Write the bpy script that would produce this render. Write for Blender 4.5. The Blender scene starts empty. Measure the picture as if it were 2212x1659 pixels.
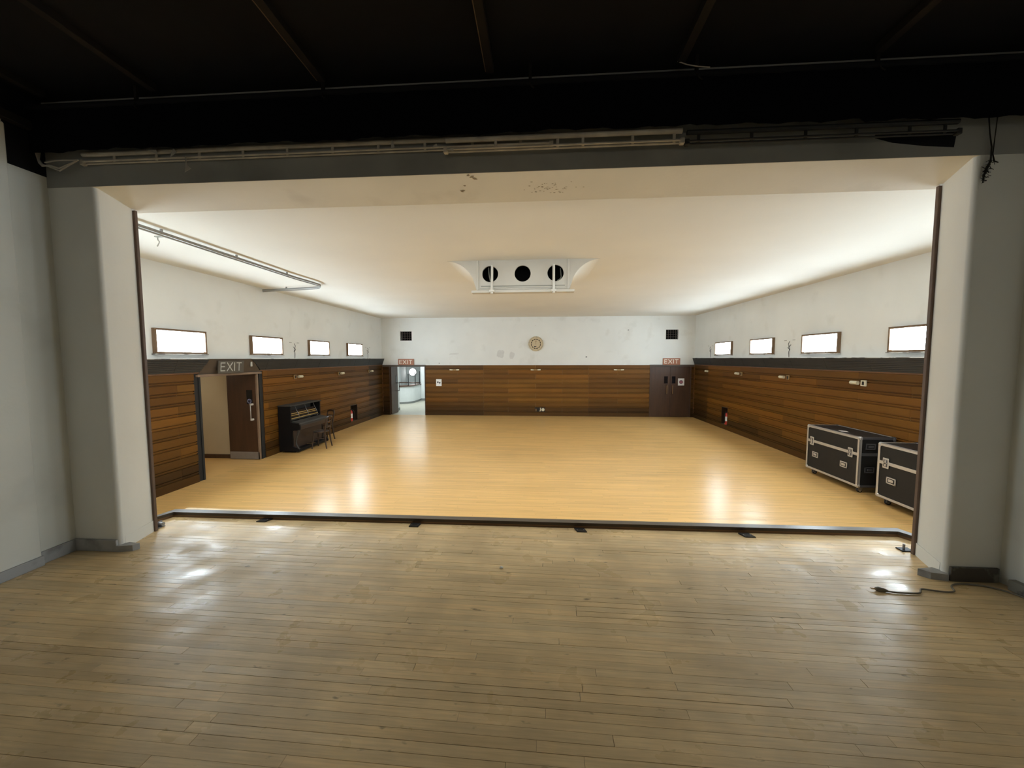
import bpy, math, random
from math import pi, sin, cos, radians
from mathutils import Vector, Matrix
random.seed(7)
S = bpy.context.scene
COL = S.collection

# ------------------------------------------------------------------ camera
CAM = Vector((0, 0, 2.45))
yaw, pit, rol = radians(3.9416), radians(3.8534), radians(-0.117)
fw = Vector((-sin(yaw) * cos(pit), cos(yaw) * cos(pit), -sin(pit)))
rt = Vector((cos(yaw), sin(yaw), 0)); up = rt.cross(fw)
R2 = rt * cos(rol) + up * sin(rol); U2 = -rt * sin(rol) + up * cos(rol)
cd = bpy.data.cameras.new('camera'); cam = bpy.data.objects.new('camera', cd); COL.objects.link(cam)
cd.sensor_fit = 'HORIZONTAL'; cd.sensor_width = 36; cd.lens = 827.28 / 2212 * 36
cd.clip_start = 0.05; cd.clip_end = 100
M = Matrix((R2, U2, -fw)).transposed().to_4x4(); M.translation = CAM
cam.matrix_world = M
S.camera = cam
# ------------------------------------------------------------------ world, light levels, exposure
w = bpy.data.worlds.new('world'); S.world = w; w.use_nodes = True
w.node_tree.nodes['Background'].inputs[0].default_value = (0.5, 0.55, 0.6, 1)
w.node_tree.nodes['Background'].inputs[1].default_value = 0.0
S.view_settings.view_transform = 'Standard'; S.view_settings.look = 'None'
S.view_settings.gamma = 1; S.view_settings.use_curve_mapping = False
S.view_settings.exposure = 0.60
WINDOW_STRENGTH = 28.5
HALL_POWER = 86.0
FOYER_POWER = 95.0
STAGE_POWER = 8.0
LOBBY_POWER = 5.5
def area_lamp(name, loc, rot, sx, sy, power, col, spread=180):
    ld = bpy.data.lights.new(name, 'AREA'); ld.shape = 'RECTANGLE'; ld.size = sx; ld.size_y = sy
    ld.energy = power; ld.color = col; ld.spread = radians(spread)
    o = bpy.data.objects.new(name, ld); o.location = loc; o.rotation_euler = rot; COL.objects.link(o); return o
area_lamp('foyer_ceiling_light', (-6.6, 19.6, 2.85), (0, 0, 0), 2.4, 3.0, FOYER_POWER, (0.86, 0.96, 1.0))
area_lamp('lobby_fill_light', (-8.4, 7.8, 2.42), (0, 0, 0), 0.5, 0.5, LOBBY_POWER, (1.0, 0.9, 0.75))  # added fill lamp, no real fitting; brightens the lobby
area_lamp('hall_fill_light', (-0.2, 4.15, 4.05), (radians(44), 0, 0), 10.5, 0.25, HALL_POWER, (0.98, 1.0, 0.98), 120)  # unseen fill strip added behind the header to brighten hall floor and ceiling
area_lamp('stage_fill_light', (-0.3, -3.6, 3.6), (radians(62), 0, 0), 3.0, 0.6, STAGE_POWER, (1.0, 0.93, 0.82))  # weak fill added behind the viewer to lift the stage

# ------------------------------------------------------------------ materials
def mat(name, col, rough=0.6, metal=0.0, var=0.0, vscale=6.0, vstretch=(1, 1, 1), bump=0.0, bscale=40.0, spec=0.5,
        objtint=False, island=0.0, coat=0.0, dirt=None, emit=None, rvar=0.0, rscale=3.0, specks=None, fine=0.0, fstretch=(1, 1, 1), fscale=60):
    m = bpy.data.materials.new(name); m.use_nodes = True
    nt = m.node_tree; N = nt.nodes; L = nt.links; b = N['Principled BSDF']
    b.inputs['Roughness'].default_value = rough; b.inputs['Metallic'].default_value = metal
    b.inputs['Specular IOR Level'].default_value = spec
    if coat: b.inputs['Coat Weight'].default_value = coat; b.inputs['Coat Roughness'].default_value = 0.2
    tc = N.new('ShaderNodeTexCoord')
    base_vec = tc.outputs['Object']
    if objtint:   # every board gets its own stretch of grain
        oi0 = N.new('ShaderNodeObjectInfo'); va = N.new('ShaderNodeVectorMath'); va.operation = 'MULTIPLY_ADD'
        va.inputs[1].default_value = (83.0, 57.0, 41.0)
        L.new(oi0.outputs['Random'], va.inputs[0]); L.new(tc.outputs['Object'], va.inputs[2]); base_vec = va.outputs[0]
    geo0 = N.new('ShaderNodeNewGeometry')
    def noise(scale, stretch, detail=4.0, world=False):
        mp = N.new('ShaderNodeMapping'); mp.inputs['Scale'].default_value = stretch
        L.new(geo0.outputs['Position'] if world else base_vec, mp.inputs['Vector'])
        n = N.new('ShaderNodeTexNoise'); n.inputs['Scale'].default_value = scale; n.inputs['Detail'].default_value = detail
        L.new(mp.outputs[0], n.inputs['Vector']); return n
    rgb = N.new('ShaderNodeRGB'); rgb.outputs[0].default_value = (*col, 1); cur = rgb.outputs[0]
    def mul(sock, fac_sock):
        mx = N.new('ShaderNodeMix'); mx.data_type = 'RGBA'; mx.blend_type = 'MULTIPLY'; mx.inputs['Factor'].default_value = 1
        L.new(sock, mx.inputs['A']); L.new(fac_sock, mx.inputs['B']); return mx.outputs['Result']
    def remap(sock, lo, hi, a=0.25, c=0.75):
        r = N.new('ShaderNodeMapRange'); r.inputs['From Min'].default_value = a; r.inputs['From Max'].default_value = c
        r.inputs['To Min'].default_value = lo; r.inputs['To Max'].default_value = hi; L.new(sock, r.inputs['Value']); return r.outputs[0]
    if objtint:
        oi = N.new('ShaderNodeObjectInfo'); cur = mul(cur, oi.outputs['Color'])
    if island:
        g = N.new('ShaderNodeNewGeometry'); cur = mul(cur, remap(g.outputs['Random Per Island'], 1 - island, 1 + island, 0, 1))
    if var: cur = mul(cur, remap(noise(vscale, vstretch).outputs['Fac'], 1 - var, 1 + var))
    if fine: cur = mul(cur, remap(noise(fscale, fstretch, 6).outputs['Fac'], 1 - fine, 1 + fine))
    if dirt:
        dcol, amount, dscale, lo, hi = dirt
        mx = N.new('ShaderNodeMix'); mx.data_type = 'RGBA'; mx.inputs['B'].default_value = (*dcol, 1)
        L.new(remap(noise(dscale, (1, 1, 1), 8, True).outputs['Fac'], 0, amount, lo, hi), mx.inputs['Factor']); L.new(cur, mx.inputs['A'])
        cur = mx.outputs['Result']
    if specks:
        scol, sscale, lo, hi, sst = specks
        mx = N.new('ShaderNodeMix'); mx.data_type = 'RGBA'; mx.inputs['B'].default_value = (*scol, 1)
        L.new(remap(noise(sscale, sst, 3).outputs['Fac'], 0, 0.75, lo, hi), mx.inputs['Factor']); L.new(cur, mx.inputs['A'])
        cur = mx.outputs['Result']
    L.new(cur, b.inputs['Base Color'])
    if rvar: L.new(remap(noise(rscale, (1, 1, 1), 5, True).outputs['Fac'], max(0.02, rough - rvar), rough + rvar, 0.3, 0.7), b.inputs['Roughness'])
    if bump:
        bp = N.new('ShaderNodeBump'); bp.inputs['Strength'].default_value = bump; bp.inputs['Distance'].default_value = 0.004
        L.new(noise(bscale, vstretch, 6).outputs['Fac'], bp.inputs['Height']); L.new(bp.outputs[0], b.inputs['Normal'])
    if emit:
        b.inputs['Emission Color'].default_value = (*emit[0], 1); b.inputs['Emission Strength'].default_value = emit[1]
    return m

mt = {}
mt['plaster'] = mat('white_wall_paint', (0.76, 0.77, 0.745), 0.75, var=0.05, vscale=0.9, bump=0.15, bscale=60, dirt=((0.48, 0.46, 0.40), 0.35, 1.7, 0.60, 0.80))
mt['ceiling'] = mat('ceiling_paint', (0.75, 0.735, 0.675), 0.8, var=0.035, vscale=0.7, bump=0.12, bscale=30)
mt['soffit'] = mat('soffit_paint', (0.85, 0.825, 0.755), 0.75, var=0.05, vscale=1.2, bump=0.2, bscale=30, dirt=((0.45, 0.41, 0.34), 0.3, 2.0, 0.58, 0.8))
mt['stagewall'] = mat('stage_wall_paint', (0.76, 0.76, 0.70), 0.75, var=0.06, vscale=1.1, bump=0.2, bscale=30, dirt=((0.33, 0.31, 0.26), 0.35, 1.3, 0.55, 0.8))
mt['reveal'] = mat('reveal_paint', (0.84, 0.835, 0.785), 0.7, var=0.04, vscale=1.4, bump=0.15, bscale=30)
mt['header'] = mat('dark_grey_header', (0.36, 0.36, 0.335), 0.8, var=0.10, vscale=1.5, bump=0.2, bscale=20, dirt=((0.12, 0.12, 0.11), 0.5, 1.1, 0.5, 0.75))  # header face, darker grey than the jambs and mottled
mt['black'] = mat('matt_black_paint', (0.012, 0.012, 0.014), 0.9, var=0.2, vscale=2, spec=0.15)
mt['blackcloth'] = mat('black_drape_cloth', (0.006, 0.006, 0.008), 1.0, spec=0.05)
mt['batten'] = mat('black_ceiling_batten', (0.018, 0.015, 0.013), 0.8, var=0.3, vscale=3, spec=0.2)
mt['battenlit'] = mat('painted_lit_batten', (0.12, 0.075, 0.045), 0.7, var=0.3, vscale=3)  # brown wood in the tone of the lit batten sides
mt['board'] = mat('wall_board_wood', (0.175, 0.072, 0.009), 0.46, objtint=True, var=0.10, vscale=1.5, vstretch=(0.8, 2, 4), fine=0.13, fstretch=(1.2, 20, 40), fscale=3, bump=0.06, bscale=8, spec=0.25)
mt['boardcap'] = mat('panel_cap_wood', (0.17, 0.075, 0.028), 0.45, var=0.2, vscale=4)
mt['darkdoor'] = mat('dark_veneer_door', (0.062, 0.030, 0.015), 0.45, var=0.22, vscale=2.5, vstretch=(5, 5, 0.6), fine=0.1)
mt['hallfloor'] = mat('hall_maple_strip', (0.70, 0.43, 0.155), 0.28, island=0.07, var=0.06, vscale=0.6, fine=0.10, fstretch=(0.5, 14, 1), fscale=4, spec=0.45)
mt['stagefloor'] = mat('stage_plank_wood', (0.78, 0.58, 0.315), 0.38, objtint=True, var=0.13, vscale=1.8, vstretch=(0.8, 4, 1), fine=0.13, fstretch=(1.3, 26, 1), fscale=3, bump=0.25, bscale=5, rvar=0.16, rscale=4.5, dirt=((0.30, 0.21, 0.11), 0.6, 2.2, 0.36, 0.86), specks=((0.09, 0.06, 0.03), 16, 0.69, 0.78, (0.5, 1.3, 1)))
mt['underfloor'] = mat('dark_underfloor', (0.045, 0.030, 0.018), 0.9)
mt['kerbtop'] = mat('worn_kerb_wood', (0.105, 0.085, 0.065), 0.33, var=0.3, vscale=3, vstretch=(1, 6, 1))
mt['kerbdark'] = mat('dark_kerb_wood', (0.030, 0.018, 0.010), 0.4, var=0.3, vscale=3)
mt['kerbbrown'] = mat('brown_kerb_fascia', (0.17, 0.092, 0.040), 0.5, var=0.3, vscale=3)
mt['slat'] = mat('black_louvre_slat', (0.028, 0.029, 0.030), 0.5, var=0.2, vscale=3)
mt['ledgetop'] = mat('dusty_ledge_top', (0.50, 0.49, 0.46), 0.7, dirt=((0.10, 0.09, 0.08), 0.9, 3.0, 0.55, 0.62))
mt['hood'] = mat('brown_door_hood', (0.075, 0.055, 0.040), 0.55, var=0.1)
mt['trimwood'] = mat('reveal_edge_wood', (0.135, 0.085, 0.060), 0.5, var=0.15)
mt['lightstile'] = mat('worn_door_frame', (0.22, 0.15, 0.10), 0.5, var=0.15)
mt['frame'] = mat('window_frame_wood', (0.16, 0.095, 0.050), 0.5, var=0.2)
mt['pane'] = mat('lit_frosted_pane', (0.9, 0.9, 0.9), 0.4, emit=((0.90, 1.06, 1.17), WINDOW_STRENGTH))
mt['porthole'] = mat('lit_round_window', (0.9, 0.9, 0.9), 0.4, emit=((1.0, 1.0, 0.98), 4.0))
mt['beige'] = mat('beige_lobby_paint', (0.50, 0.42, 0.28), 0.7, var=0.06, vscale=2)
mt['foyer'] = mat('foyer_wall_paint', (0.74, 0.77, 0.76), 0.7, var=0.03)
mt['foyerfloor'] = mat('foyer_floor_lino', (0.42, 0.40, 0.32), 0.4, var=0.12, vscale=4)
mt['greyskirt'] = mat('grey_skirting', (0.22, 0.23, 0.22), 0.6, var=0.1)
mt['counter'] = mat('dark_counter_wood', (0.085, 0.042, 0.025), 0.4)
mt['darkmetal'] = mat('dark_metal', (0.03, 0.03, 0.032), 0.45, metal=0.6)
mt['steel'] = mat('brushed_steel', (0.55, 0.55, 0.55), 0.35, metal=1.0)
mt['alu'] = mat('aluminium_edging', (0.62, 0.61, 0.60), 0.42, metal=0.75)
mt['greymetal'] = mat('grey_metal', (0.28, 0.28, 0.29), 0.45, metal=0.7)
mt['brass'] = mat('tarnished_brass', (0.33, 0.22, 0.10), 0.45, metal=0.6)
mt['cream'] = mat('cream_plastic', (0.66, 0.60, 0.44), 0.45, var=0.08)
mt['creamdark'] = mat('dark_socket_hole', (0.015, 0.012, 0.01), 0.8)
mt['kick'] = mat('scuffed_kick_plate', (0.27, 0.25, 0.24), 0.45, metal=0.4, var=0.1)
mt['glassdark'] = mat('dark_door_glass', (0.008, 0.008, 0.010), 0.12, spec=0.5)
mt['case'] = mat('black_case_laminate', (0.013, 0.013, 0.013), 0.55, spec=0.35, var=0.15, bump=0.1, bscale=200)
mt['casegrey'] = mat('grey_case_dish', (0.10, 0.10, 0.11), 0.5, metal=0.4)
mt['rubber'] = mat('black_rubber', (0.012, 0.012, 0.012), 0.7)
mt['piano'] = mat('black_piano_finish', (0.006, 0.006, 0.007), 0.5, var=0.2, vscale=3, spec=0.25)
mt['pianodust'] = mat('dusty_black_finish', (0.034, 0.032, 0.030), 0.6, var=0.25, vscale=4)
mt['pianobrown'] = mat('brown_piano_panel', (0.045, 0.028, 0.020), 0.5, var=0.15)
mt['actionwood'] = mat('pale_action_wood', (0.42, 0.28, 0.10), 0.5, var=0.15)
mt['chair'] = mat('dark_bentwood', (0.040, 0.022, 0.013), 0.4, var=0.2, vscale=8)
mt['red'] = mat('red_cylinder_paint', (0.55, 0.045, 0.030), 0.3)
mt['white'] = mat('white_print', (0.82, 0.82, 0.80), 0.6)
mt['ink'] = mat('black_ink', (0.012, 0.012, 0.02), 0.6)
mt['purple'] = mat('purple_print', (0.07, 0.05, 0.11), 0.6)
mt['pink'] = mat('faded_red_print', (0.40, 0.13, 0.14), 0.6)
mt['lilac'] = mat('pale_violet_print', (0.17, 0.17, 0.27), 0.6)
mt['terra'] = mat('terracotta_sign', (0.36, 0.135, 0.065), 0.5, var=0.08)
mt['letter'] = mat('cream_letters', (0.86, 0.78, 0.66), 0.6)
mt['signgrey'] = mat('grey_brown_sign', (0.085, 0.075, 0.060), 0.6)
mt['lettergrey'] = mat('grey_letters', (0.46, 0.46, 0.43), 0.6)
mt['clock'] = mat('clock_dial', (0.58, 0.47, 0.30), 0.5)
mt['clockmark'] = mat('grey_dial_marks', (0.27, 0.27, 0.23), 0.6)
mt['clockseg'] = mat('dark_hour_marks', (0.040, 0.022, 0.006), 0.6)
mt['hand'] = mat('brown_clock_hand', (0.30, 0.16, 0.07), 0.5)
mt['hole'] = mat('dark_void', (0.006, 0.006, 0.006), 1.0, spec=0.0)
mt['grille'] = mat('brown_grille_bar', (0.060, 0.040, 0.030), 0.6)
mt['housing'] = mat('housing_paint', (0.56, 0.54, 0.485), 0.7, var=0.04, vscale=3)
mt['whitepipe'] = mat('white_painted_pipe', (0.64, 0.63, 0.58), 0.45)
mt['rail'] = mat('grey_curtain_track', (0.27, 0.27, 0.26), 0.45, metal=0.3)
mt['dustypipe'] = mat('dusty_ladder_pipe', (0.60, 0.54, 0.45), 0.65, var=0.3, vscale=5)
mt['darkpipe'] = mat('black_ladder_pipe', (0.020, 0.019, 0.018), 0.6, var=0.3, vscale=5)
mt['cablegrey'] = mat('dusty_grey_cable', (0.50, 0.46, 0.40), 0.7, var=0.2)
mt['cablebrown'] = mat('brown_flex', (0.19, 0.165, 0.125), 0.6)
mt['cobweb'] = mat('sooty_cobweb', (0.018, 0.015, 0.010), 1.0)
mt['scrap'] = mat('torn_paper_scrap', (0.46, 0.44, 0.40), 0.8)
mt['baseleft'] = mat('grey_baseboard_paint', (0.40, 0.405, 0.41), 0.6, var=0.15, vscale=3, dirt=((0.09, 0.08, 0.07), 0.7, 4.0, 0.5, 0.7))
mt['baseright'] = mat('chipped_baseboard_paint', (0.085, 0.072, 0.058), 0.6, var=0.2, vscale=4, dirt=((0.25, 0.24, 0.20), 0.8, 5.0, 0.52, 0.56))
mt['stain'] = mat('brown_drip_stain', (0.27, 0.215, 0.14), 0.6)

# ------------------------------------------------------------------ mesh helpers
ORG = {}
class MB:
    def __init__(s): s.v = []; s.f = []; s.sm = False
    def add(s, vs, fs):
        n = len(s.v); s.v += [Vector(p) for p in vs]; s.f += [tuple(i + n for i in f) for f in fs]; return s
    def box(s, x0, x1, y0, y1, z0, z1, c=0.0):
        if c <= 0:
            return s.add([(x, y, z) for z in (z0, z1) for y in (y0, y1) for x in (x0, x1)],
                         [(0, 2, 3, 1), (4, 5, 7, 6), (0, 1, 5, 4), (2, 6, 7, 3), (0, 4, 6, 2), (1, 3, 7, 5)])
        bb = [(x0, x1), (y0, y1), (z0, z1)]
        vs = []; idx = {}
        for sx in (0, 1):
            for sy in (0, 1):
                for sz in (0, 1):
                    sg = (sx, sy, sz)
                    for ax in range(3):
                        p = []
                        for k in range(3):
                            e = bb[k][sg[k]]; p.append(e if k == ax else e + (c if sg[k] == 0 else -c))
                        idx[(sg, ax)] = len(vs); vs.append(p)
        fs = []
        for ax in range(3):
            a, b = [k for k in range(3) if k != ax]
            for sv in (0, 1):
                q = []
                for (i, j) in ((0, 0), (1, 0), (1, 1), (0, 1)):
                    sg = [0, 0, 0]; sg[ax] = sv; sg[a] = i; sg[b] = j; q.append(idx[(tuple(sg), ax)])
                fs.append(tuple(q))
            for i in (0, 1):
                for j in (0, 1):
                    q = []
                    for k, axx in ((0, a), (1, a), (1, b), (0, b)):
                        sg = [0, 0, 0]; sg[ax] = k; sg[a] = i; sg[b] = j; q.append(idx[(tuple(sg), axx)])
                    fs.append(tuple(q))
        for sx in (0, 1):
            for sy in (0, 1):
                for sz in (0, 1):
                    fs.append(tuple(idx[((sx, sy, sz), ax)] for ax in range(3)))
        return s.add(vs, fs)
    def tube(s, path, r, n=8, closed=False):
        P = [Vector(p) for p in path]; rings = []
        for i, p in enumerate(P):
            if closed: t = (P[(i + 1) % len(P)] - P[i - 1])
            else: t = (P[min(i + 1, len(P) - 1)] - P[max(i - 1, 0)])
            t.normalize(); a = Vector((0, 0, 1)) if abs(t.z) < 0.9 else Vector((1, 0, 0))
            u = t.cross(a).normalized(); v = t.cross(u)
            rr = r[i] if isinstance(r, (list, tuple)) else r
            rings.append([p + (u * cos(2 * pi * k / n) + v * sin(2 * pi * k / n)) * rr for k in range(n)])
        vs = [q for ring in rings for q in ring]; fs = []
        m = len(P)
        for i in range(m if closed else m - 1):
            j = (i + 1) % m
            for k in range(n): fs.append((i * n + k, i * n + (k + 1) % n, j * n + (k + 1) % n, j * n + k))
        if not closed: fs += [tuple(range(n))[::-1], tuple((m - 1) * n + k for k in range(n))]
        s.sm = True
        return s.add(vs, fs)
    def cyl(s, a, b, r, n=16): s.tube([a, b], r, n); s.sm = False; return s
    def prism(s, poly, axis, a, b):
        """poly: 2-D points in the two other axes (in xyz order), extruded along axis from a to b"""
        def P(q, t):
            q = list(q); q.insert(axis, t); return q
        n = len(poly)
        vs = [P(q, a) for q in poly] + [P(q, b) for q in poly]
        return s.add(vs, [tuple(range(n))[::-1], tuple(range(n, 2 * n))] + [(i, (i + 1) % n, n + (i + 1) % n, n + i) for i in range(n)])
    def disc(s, c, r, axis, t, n=32, r0=0.0, a0=0.0, a1=2 * pi):
        """thin disc or ring sector, thickness t towards -axis"""
        full = abs(a1 - a0 - 2 * pi) < 1e-6
        k = n if full else n + 1
        oth = [i for i in range(3) if i != axis]
        def pt(rad, ang, d):
            p = list(c); p[oth[0]] += rad * cos(ang); p[oth[1]] += rad * sin(ang); p[axis] -= d; return p
        A = [a0 + (a1 - a0) * i / n for i in range(k)]
        vs = [pt(r, a, t) for a in A] + [pt(r, a, 0) for a in A] + [pt(r0, a, t) for a in A] + [pt(r0, a, 0) for a in A]
        fs = []
        for i in range(n):
            j = (i + 1) % k
            fs += [(i, j, k + j, k + i), (2 * k + i, i, j, 2 * k + j)[::-1], (2 * k + i, 2 * k + j, 3 * k + j, 3 * k + i)]
        if not full: fs += [(0, k, 3 * k, 2 * k), (n, k + n, 3 * k + n, 2 * k + n)]
        return s.add(vs, fs)

def mesh_of(mb, name, org):
    me = bpy.data.meshes.new(name)
    me.from_pydata([tuple(p - org) for p in mb.v], [], mb.f); me.validate()
    import bmesh
    b = bmesh.new(); b.from_mesh(me); bmesh.ops.recalc_face_normals(b, faces=b.faces); b.to_mesh(me); b.free()
    if mb.sm:
        for p in me.polygons: p.use_smooth = True
        me.set_sharp_from_angle(angle=radians(40))
    return me
def obj(name, mb, m, parent=None, org=None, rot=None):
    po = ORG.get(parent, Vector((0, 0, 0))) if parent else Vector((0, 0, 0))
    og = Vector(org) if org is not None else (po if parent else Vector((0, 0, 0)))
    me = mesh_of(mb, name, og if rot is None else Vector((0, 0, 0)))
    me.materials.append(mt[m])
    o = bpy.data.objects.new(name, me); COL.objects.link(o)
    if parent: o.parent = parent
    o.location = og - po
    if rot is not None: o.rotation_euler = (0, 0, rot)
    ORG[o] = og
    return o
def tag(o, label=None, cat=None, group=None, kind=None):
    if label: o['label'] = label
    if cat: o['category'] = cat
    if group: o['group'] = group
    if kind: o['kind'] = kind
    return o
def thing(name, label, cat, loc, group=None, kind=None):
    o = bpy.data.objects.new(name, None); COL.objects.link(o); o.location = loc; o.empty_display_size = 0.1
    ORG[o] = Vector(loc); return tag(o, label, cat, group, kind)
def struct(name, mb, m, label, cat):
    return tag(obj(name, mb, m), label, cat, kind='structure')
def plain(o, label): o['label'] = label; return o
def dup(root, delta, label, group=None, rot=0.0):
    """copy of a thing, its parts and their sub-parts"""
    r = root.copy(); COL.objects.link(r); r.location = root.location + Vector(delta); r.rotation_euler[2] += rot
    r['label'] = label
    if group: r['group'] = group
    ORG[r] = ORG[root] + Vector(delta)
    for ch in [c for c in bpy.data.objects if c.parent == root]:
        c = ch.copy(); COL.objects.link(c); c.parent = r
        for g in [x for x in bpy.data.objects if x.parent == ch]:
            d = g.copy(); COL.objects.link(d); d.parent = c
    return r
def holed(mb, axis, t0, t1, u0, u1, z0, z1, holes):
    """wall slab between t0..t1 on axis, spanning u and z, minus rectangular holes (ua,ub,za,zb)"""
    us = sorted({u0, u1, *[h[0] for h in holes], *[h[1] for h in holes]}); zs = sorted({z0, z1, *[h[2] for h in holes], *[h[3] for h in holes]})
    us = [u for u in us if u0 <= u <= u1]; zs = [z for z in zs if z0 <= z <= z1]
    for i in range(len(us) - 1):
        run = None
        for j in range(len(zs) - 1):
            cu, cz = (us[i] + us[i + 1]) / 2, (zs[j] + zs[j + 1]) / 2
            if any(h[0] < cu < h[1] and h[2] < cz < h[3] for h in holes): continue
            a = (us[i], us[i + 1])
            if axis == 0: mb.box(t0, t1, a[0], a[1], zs[j], zs[j + 1])
            else: mb.box(a[0], a[1], t0, t1, zs[j], zs[j + 1])
    return mb

# ------------------------------------------------------------------ dimensions (metres, camera stands on the stage)
XL, XR, YB, ZC = -6.744, 6.381, 16.185, 4.174     # faces of the boarding, ceiling
PL_, PR_, PB = XL - 0.024, XR + 0.024, YB + 0.024  # plaster faces behind the boarding
ZP = 2.157                                         # top of the boarding
ZS = 0.603                                         # stage floor
YF, YR = 3.308, 3.72                               # proscenium front and back face
SL, SR = -4.47, 3.79                               # stage side walls
DL0, DL1 = 7.17, 8.84                              # left lobby doorway
ZD = 2.11
BL0, BL1 = -6.42, -4.885                           # back left doorway
BR0, BR1 = 4.63, 6.235                             # back right doorway
NL = (13.27, 13.78, 0.157, 0.757); NR = (13.31, 13.74, 0.157, 0.757)

# ------------------------------------------------------------------ hall shell
fl = struct('floor', MB().box(PL_, PR_, 3.72, PB, -0.2, -0.012), 'underfloor', 'golden maple strip floor of the empty hall', 'floor')
mb = MB(); y = 3.75; pw = 0.057; rr = random.Random(3)
while y < PB:
    x = PL_ - rr.uniform(0, 1.6)
    while x < PR_:
        ln = rr.uniform(0.7, 2.1); xa, xb = max(x, PL_), min(x + ln, PR_)
        if xb - xa > 0.01:
            t0, t1 = rr.gauss(0, 0.00036), rr.gauss(0, 0.00036)
            g = 0.0005
            mb.add([(xa + g, y + g, t0), (xb - g, y + g, t0), (xb - g, y + pw - g, t1), (xa + g, y + pw - g, t1)], [(0, 1, 2, 3)])
        x += ln
    y += pw
tag(obj('plank', mb, 'hallfloor', fl), kind='stuff')

ZT_ = ZC + 0.2
wl = struct('wall_left', holed(MB(), 0, PL_ - 0.22, PL_, 3.5, PB, -0.1, ZC + 0.1, [(DL0, DL1, -0.1, ZD), NL]), 'plaster', 'hall wall with four lit windows and the open lobby doorway', 'wall')
wr = struct('wall_right', holed(MB(), 0, PR_, PR_ + 0.22, 3.5, PB, -0.1, ZC + 0.1, [NR]), 'plaster', 'hall wall behind the two flight cases', 'wall')
GL = (-5.93, -5.43, 3.21, 3.605); GR = (5.214, 5.704, 3.21, 3.605)
wb = struct('wall_back', holed(MB(), 1, PB, PB + 0.2, PL_ - 0.2, PR_ + 0.2, -0.1, ZC + 0.1, [(BL0, BL1, -0.1, ZD), (BR0, BR1, -0.1, ZD), GL, GR]), 'plaster', 'far hall wall with clock, grilles and double doors', 'wall')
struct('ceiling', MB().box(PL_ - 0.2, PR_ + 0.2, YR, PB + 0.2, ZC, ZC + 0.15), 'ceiling', 'smooth cream hall ceiling', 'ceiling')
# faint filler patches and dots on the far wall
mt['filler'] = mat('grey_filler', (0.65, 0.65, 0.63), 0.8, var=0.05, vscale=8)
mt['mark'] = mat('dark_wall_mark', (0.25, 0.25, 0.24), 0.8)
def patch(x, z, a, b, ang, m, name, seed, wall=wb):
    r_ = random.Random(seed); P = []
    for i in range(12):
        t = 2 * pi * i / 12; k = (abs(cos(t)) ** 4 + abs(sin(t)) ** 4) ** -0.25 * r_.uniform(.85, 1.1)
        u, v = a * k * cos(t), b * k * sin(t); P.append((x + u * cos(ang) - v * sin(ang), z + u * sin(ang) + v * cos(ang)))
    obj(name, MB().prism(P, 1, PB - 0.0012, PB - 0.0002), m, wall)
patch(-1.60, 2.63, 0.15, 0.17, -0.1, 'filler', 'filler_patch', 1)
patch(-1.12, 2.57, 0.10, 0.15, -0.2, 'filler', 'filler_patch', 2)
patch(-3.6, 2.64, 0.22, 0.03, 0.05, 'filler', 'filler_patch', 3)
patch(2.0, 2.50, 0.035, 0.03, 0.3, 'mark', 'wall_mark', 4)
patch(3.7, 3.60, 0.03, 0.02, 0.3, 'mark', 'wall_mark', 5)
patch(-4.25, 2.24, 0.02, 0.018, 0.3, 'mark', 'wall_mark', 6)
patch(-0.13, 3.81, 0.022, 0.014, 0.3, 'filler', 'wall_mark', 7)

# boards -----------------------------------------------------------------
ROW = 0.2
PROF = [(0, .002), (.004, .024), (.132, .024), (.137, .001), (.153, .001), (.157, .022), (.177, .022), (.181, .001), (.2, .001)]
BASE = [(0, .010), (.006, .030), (.150, .030), (.157, .030)]
rb = random.Random(11)
def board(parent, kind, u0, u1, ztop, prof, tint, h):
    mbx = MB(); L = (u1 - u0) / 2 - 0.0012
    pts = [(-o, -z) for z, o in prof] + [(0, -prof[-1][0]), (0, 0)]
    mbx.prism(pts, 0, -L, L)
    uc = (u0 + u1) / 2
    if kind == 'L': org, rot = (PL_, uc, ztop), pi / 2
    elif kind == 'R': org, rot = (PR_, uc, ztop), -pi / 2
    else: org, rot = (uc, PB, ztop), 0.0
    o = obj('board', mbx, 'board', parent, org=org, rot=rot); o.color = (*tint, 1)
    return o
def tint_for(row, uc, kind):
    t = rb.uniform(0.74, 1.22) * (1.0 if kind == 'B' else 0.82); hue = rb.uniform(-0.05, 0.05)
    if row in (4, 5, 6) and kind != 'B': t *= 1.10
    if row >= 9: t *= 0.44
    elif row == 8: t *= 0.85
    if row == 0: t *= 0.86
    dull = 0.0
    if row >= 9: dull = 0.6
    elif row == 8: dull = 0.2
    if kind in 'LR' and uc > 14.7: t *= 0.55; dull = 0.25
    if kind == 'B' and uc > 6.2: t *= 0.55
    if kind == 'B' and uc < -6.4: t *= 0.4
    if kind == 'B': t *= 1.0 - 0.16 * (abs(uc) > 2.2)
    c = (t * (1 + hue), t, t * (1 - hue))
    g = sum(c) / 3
    return tuple(a * (1 - dull) + g * (1.0, 1.12, 1.7)[i] * dull for i, a in enumerate(c))
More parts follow.
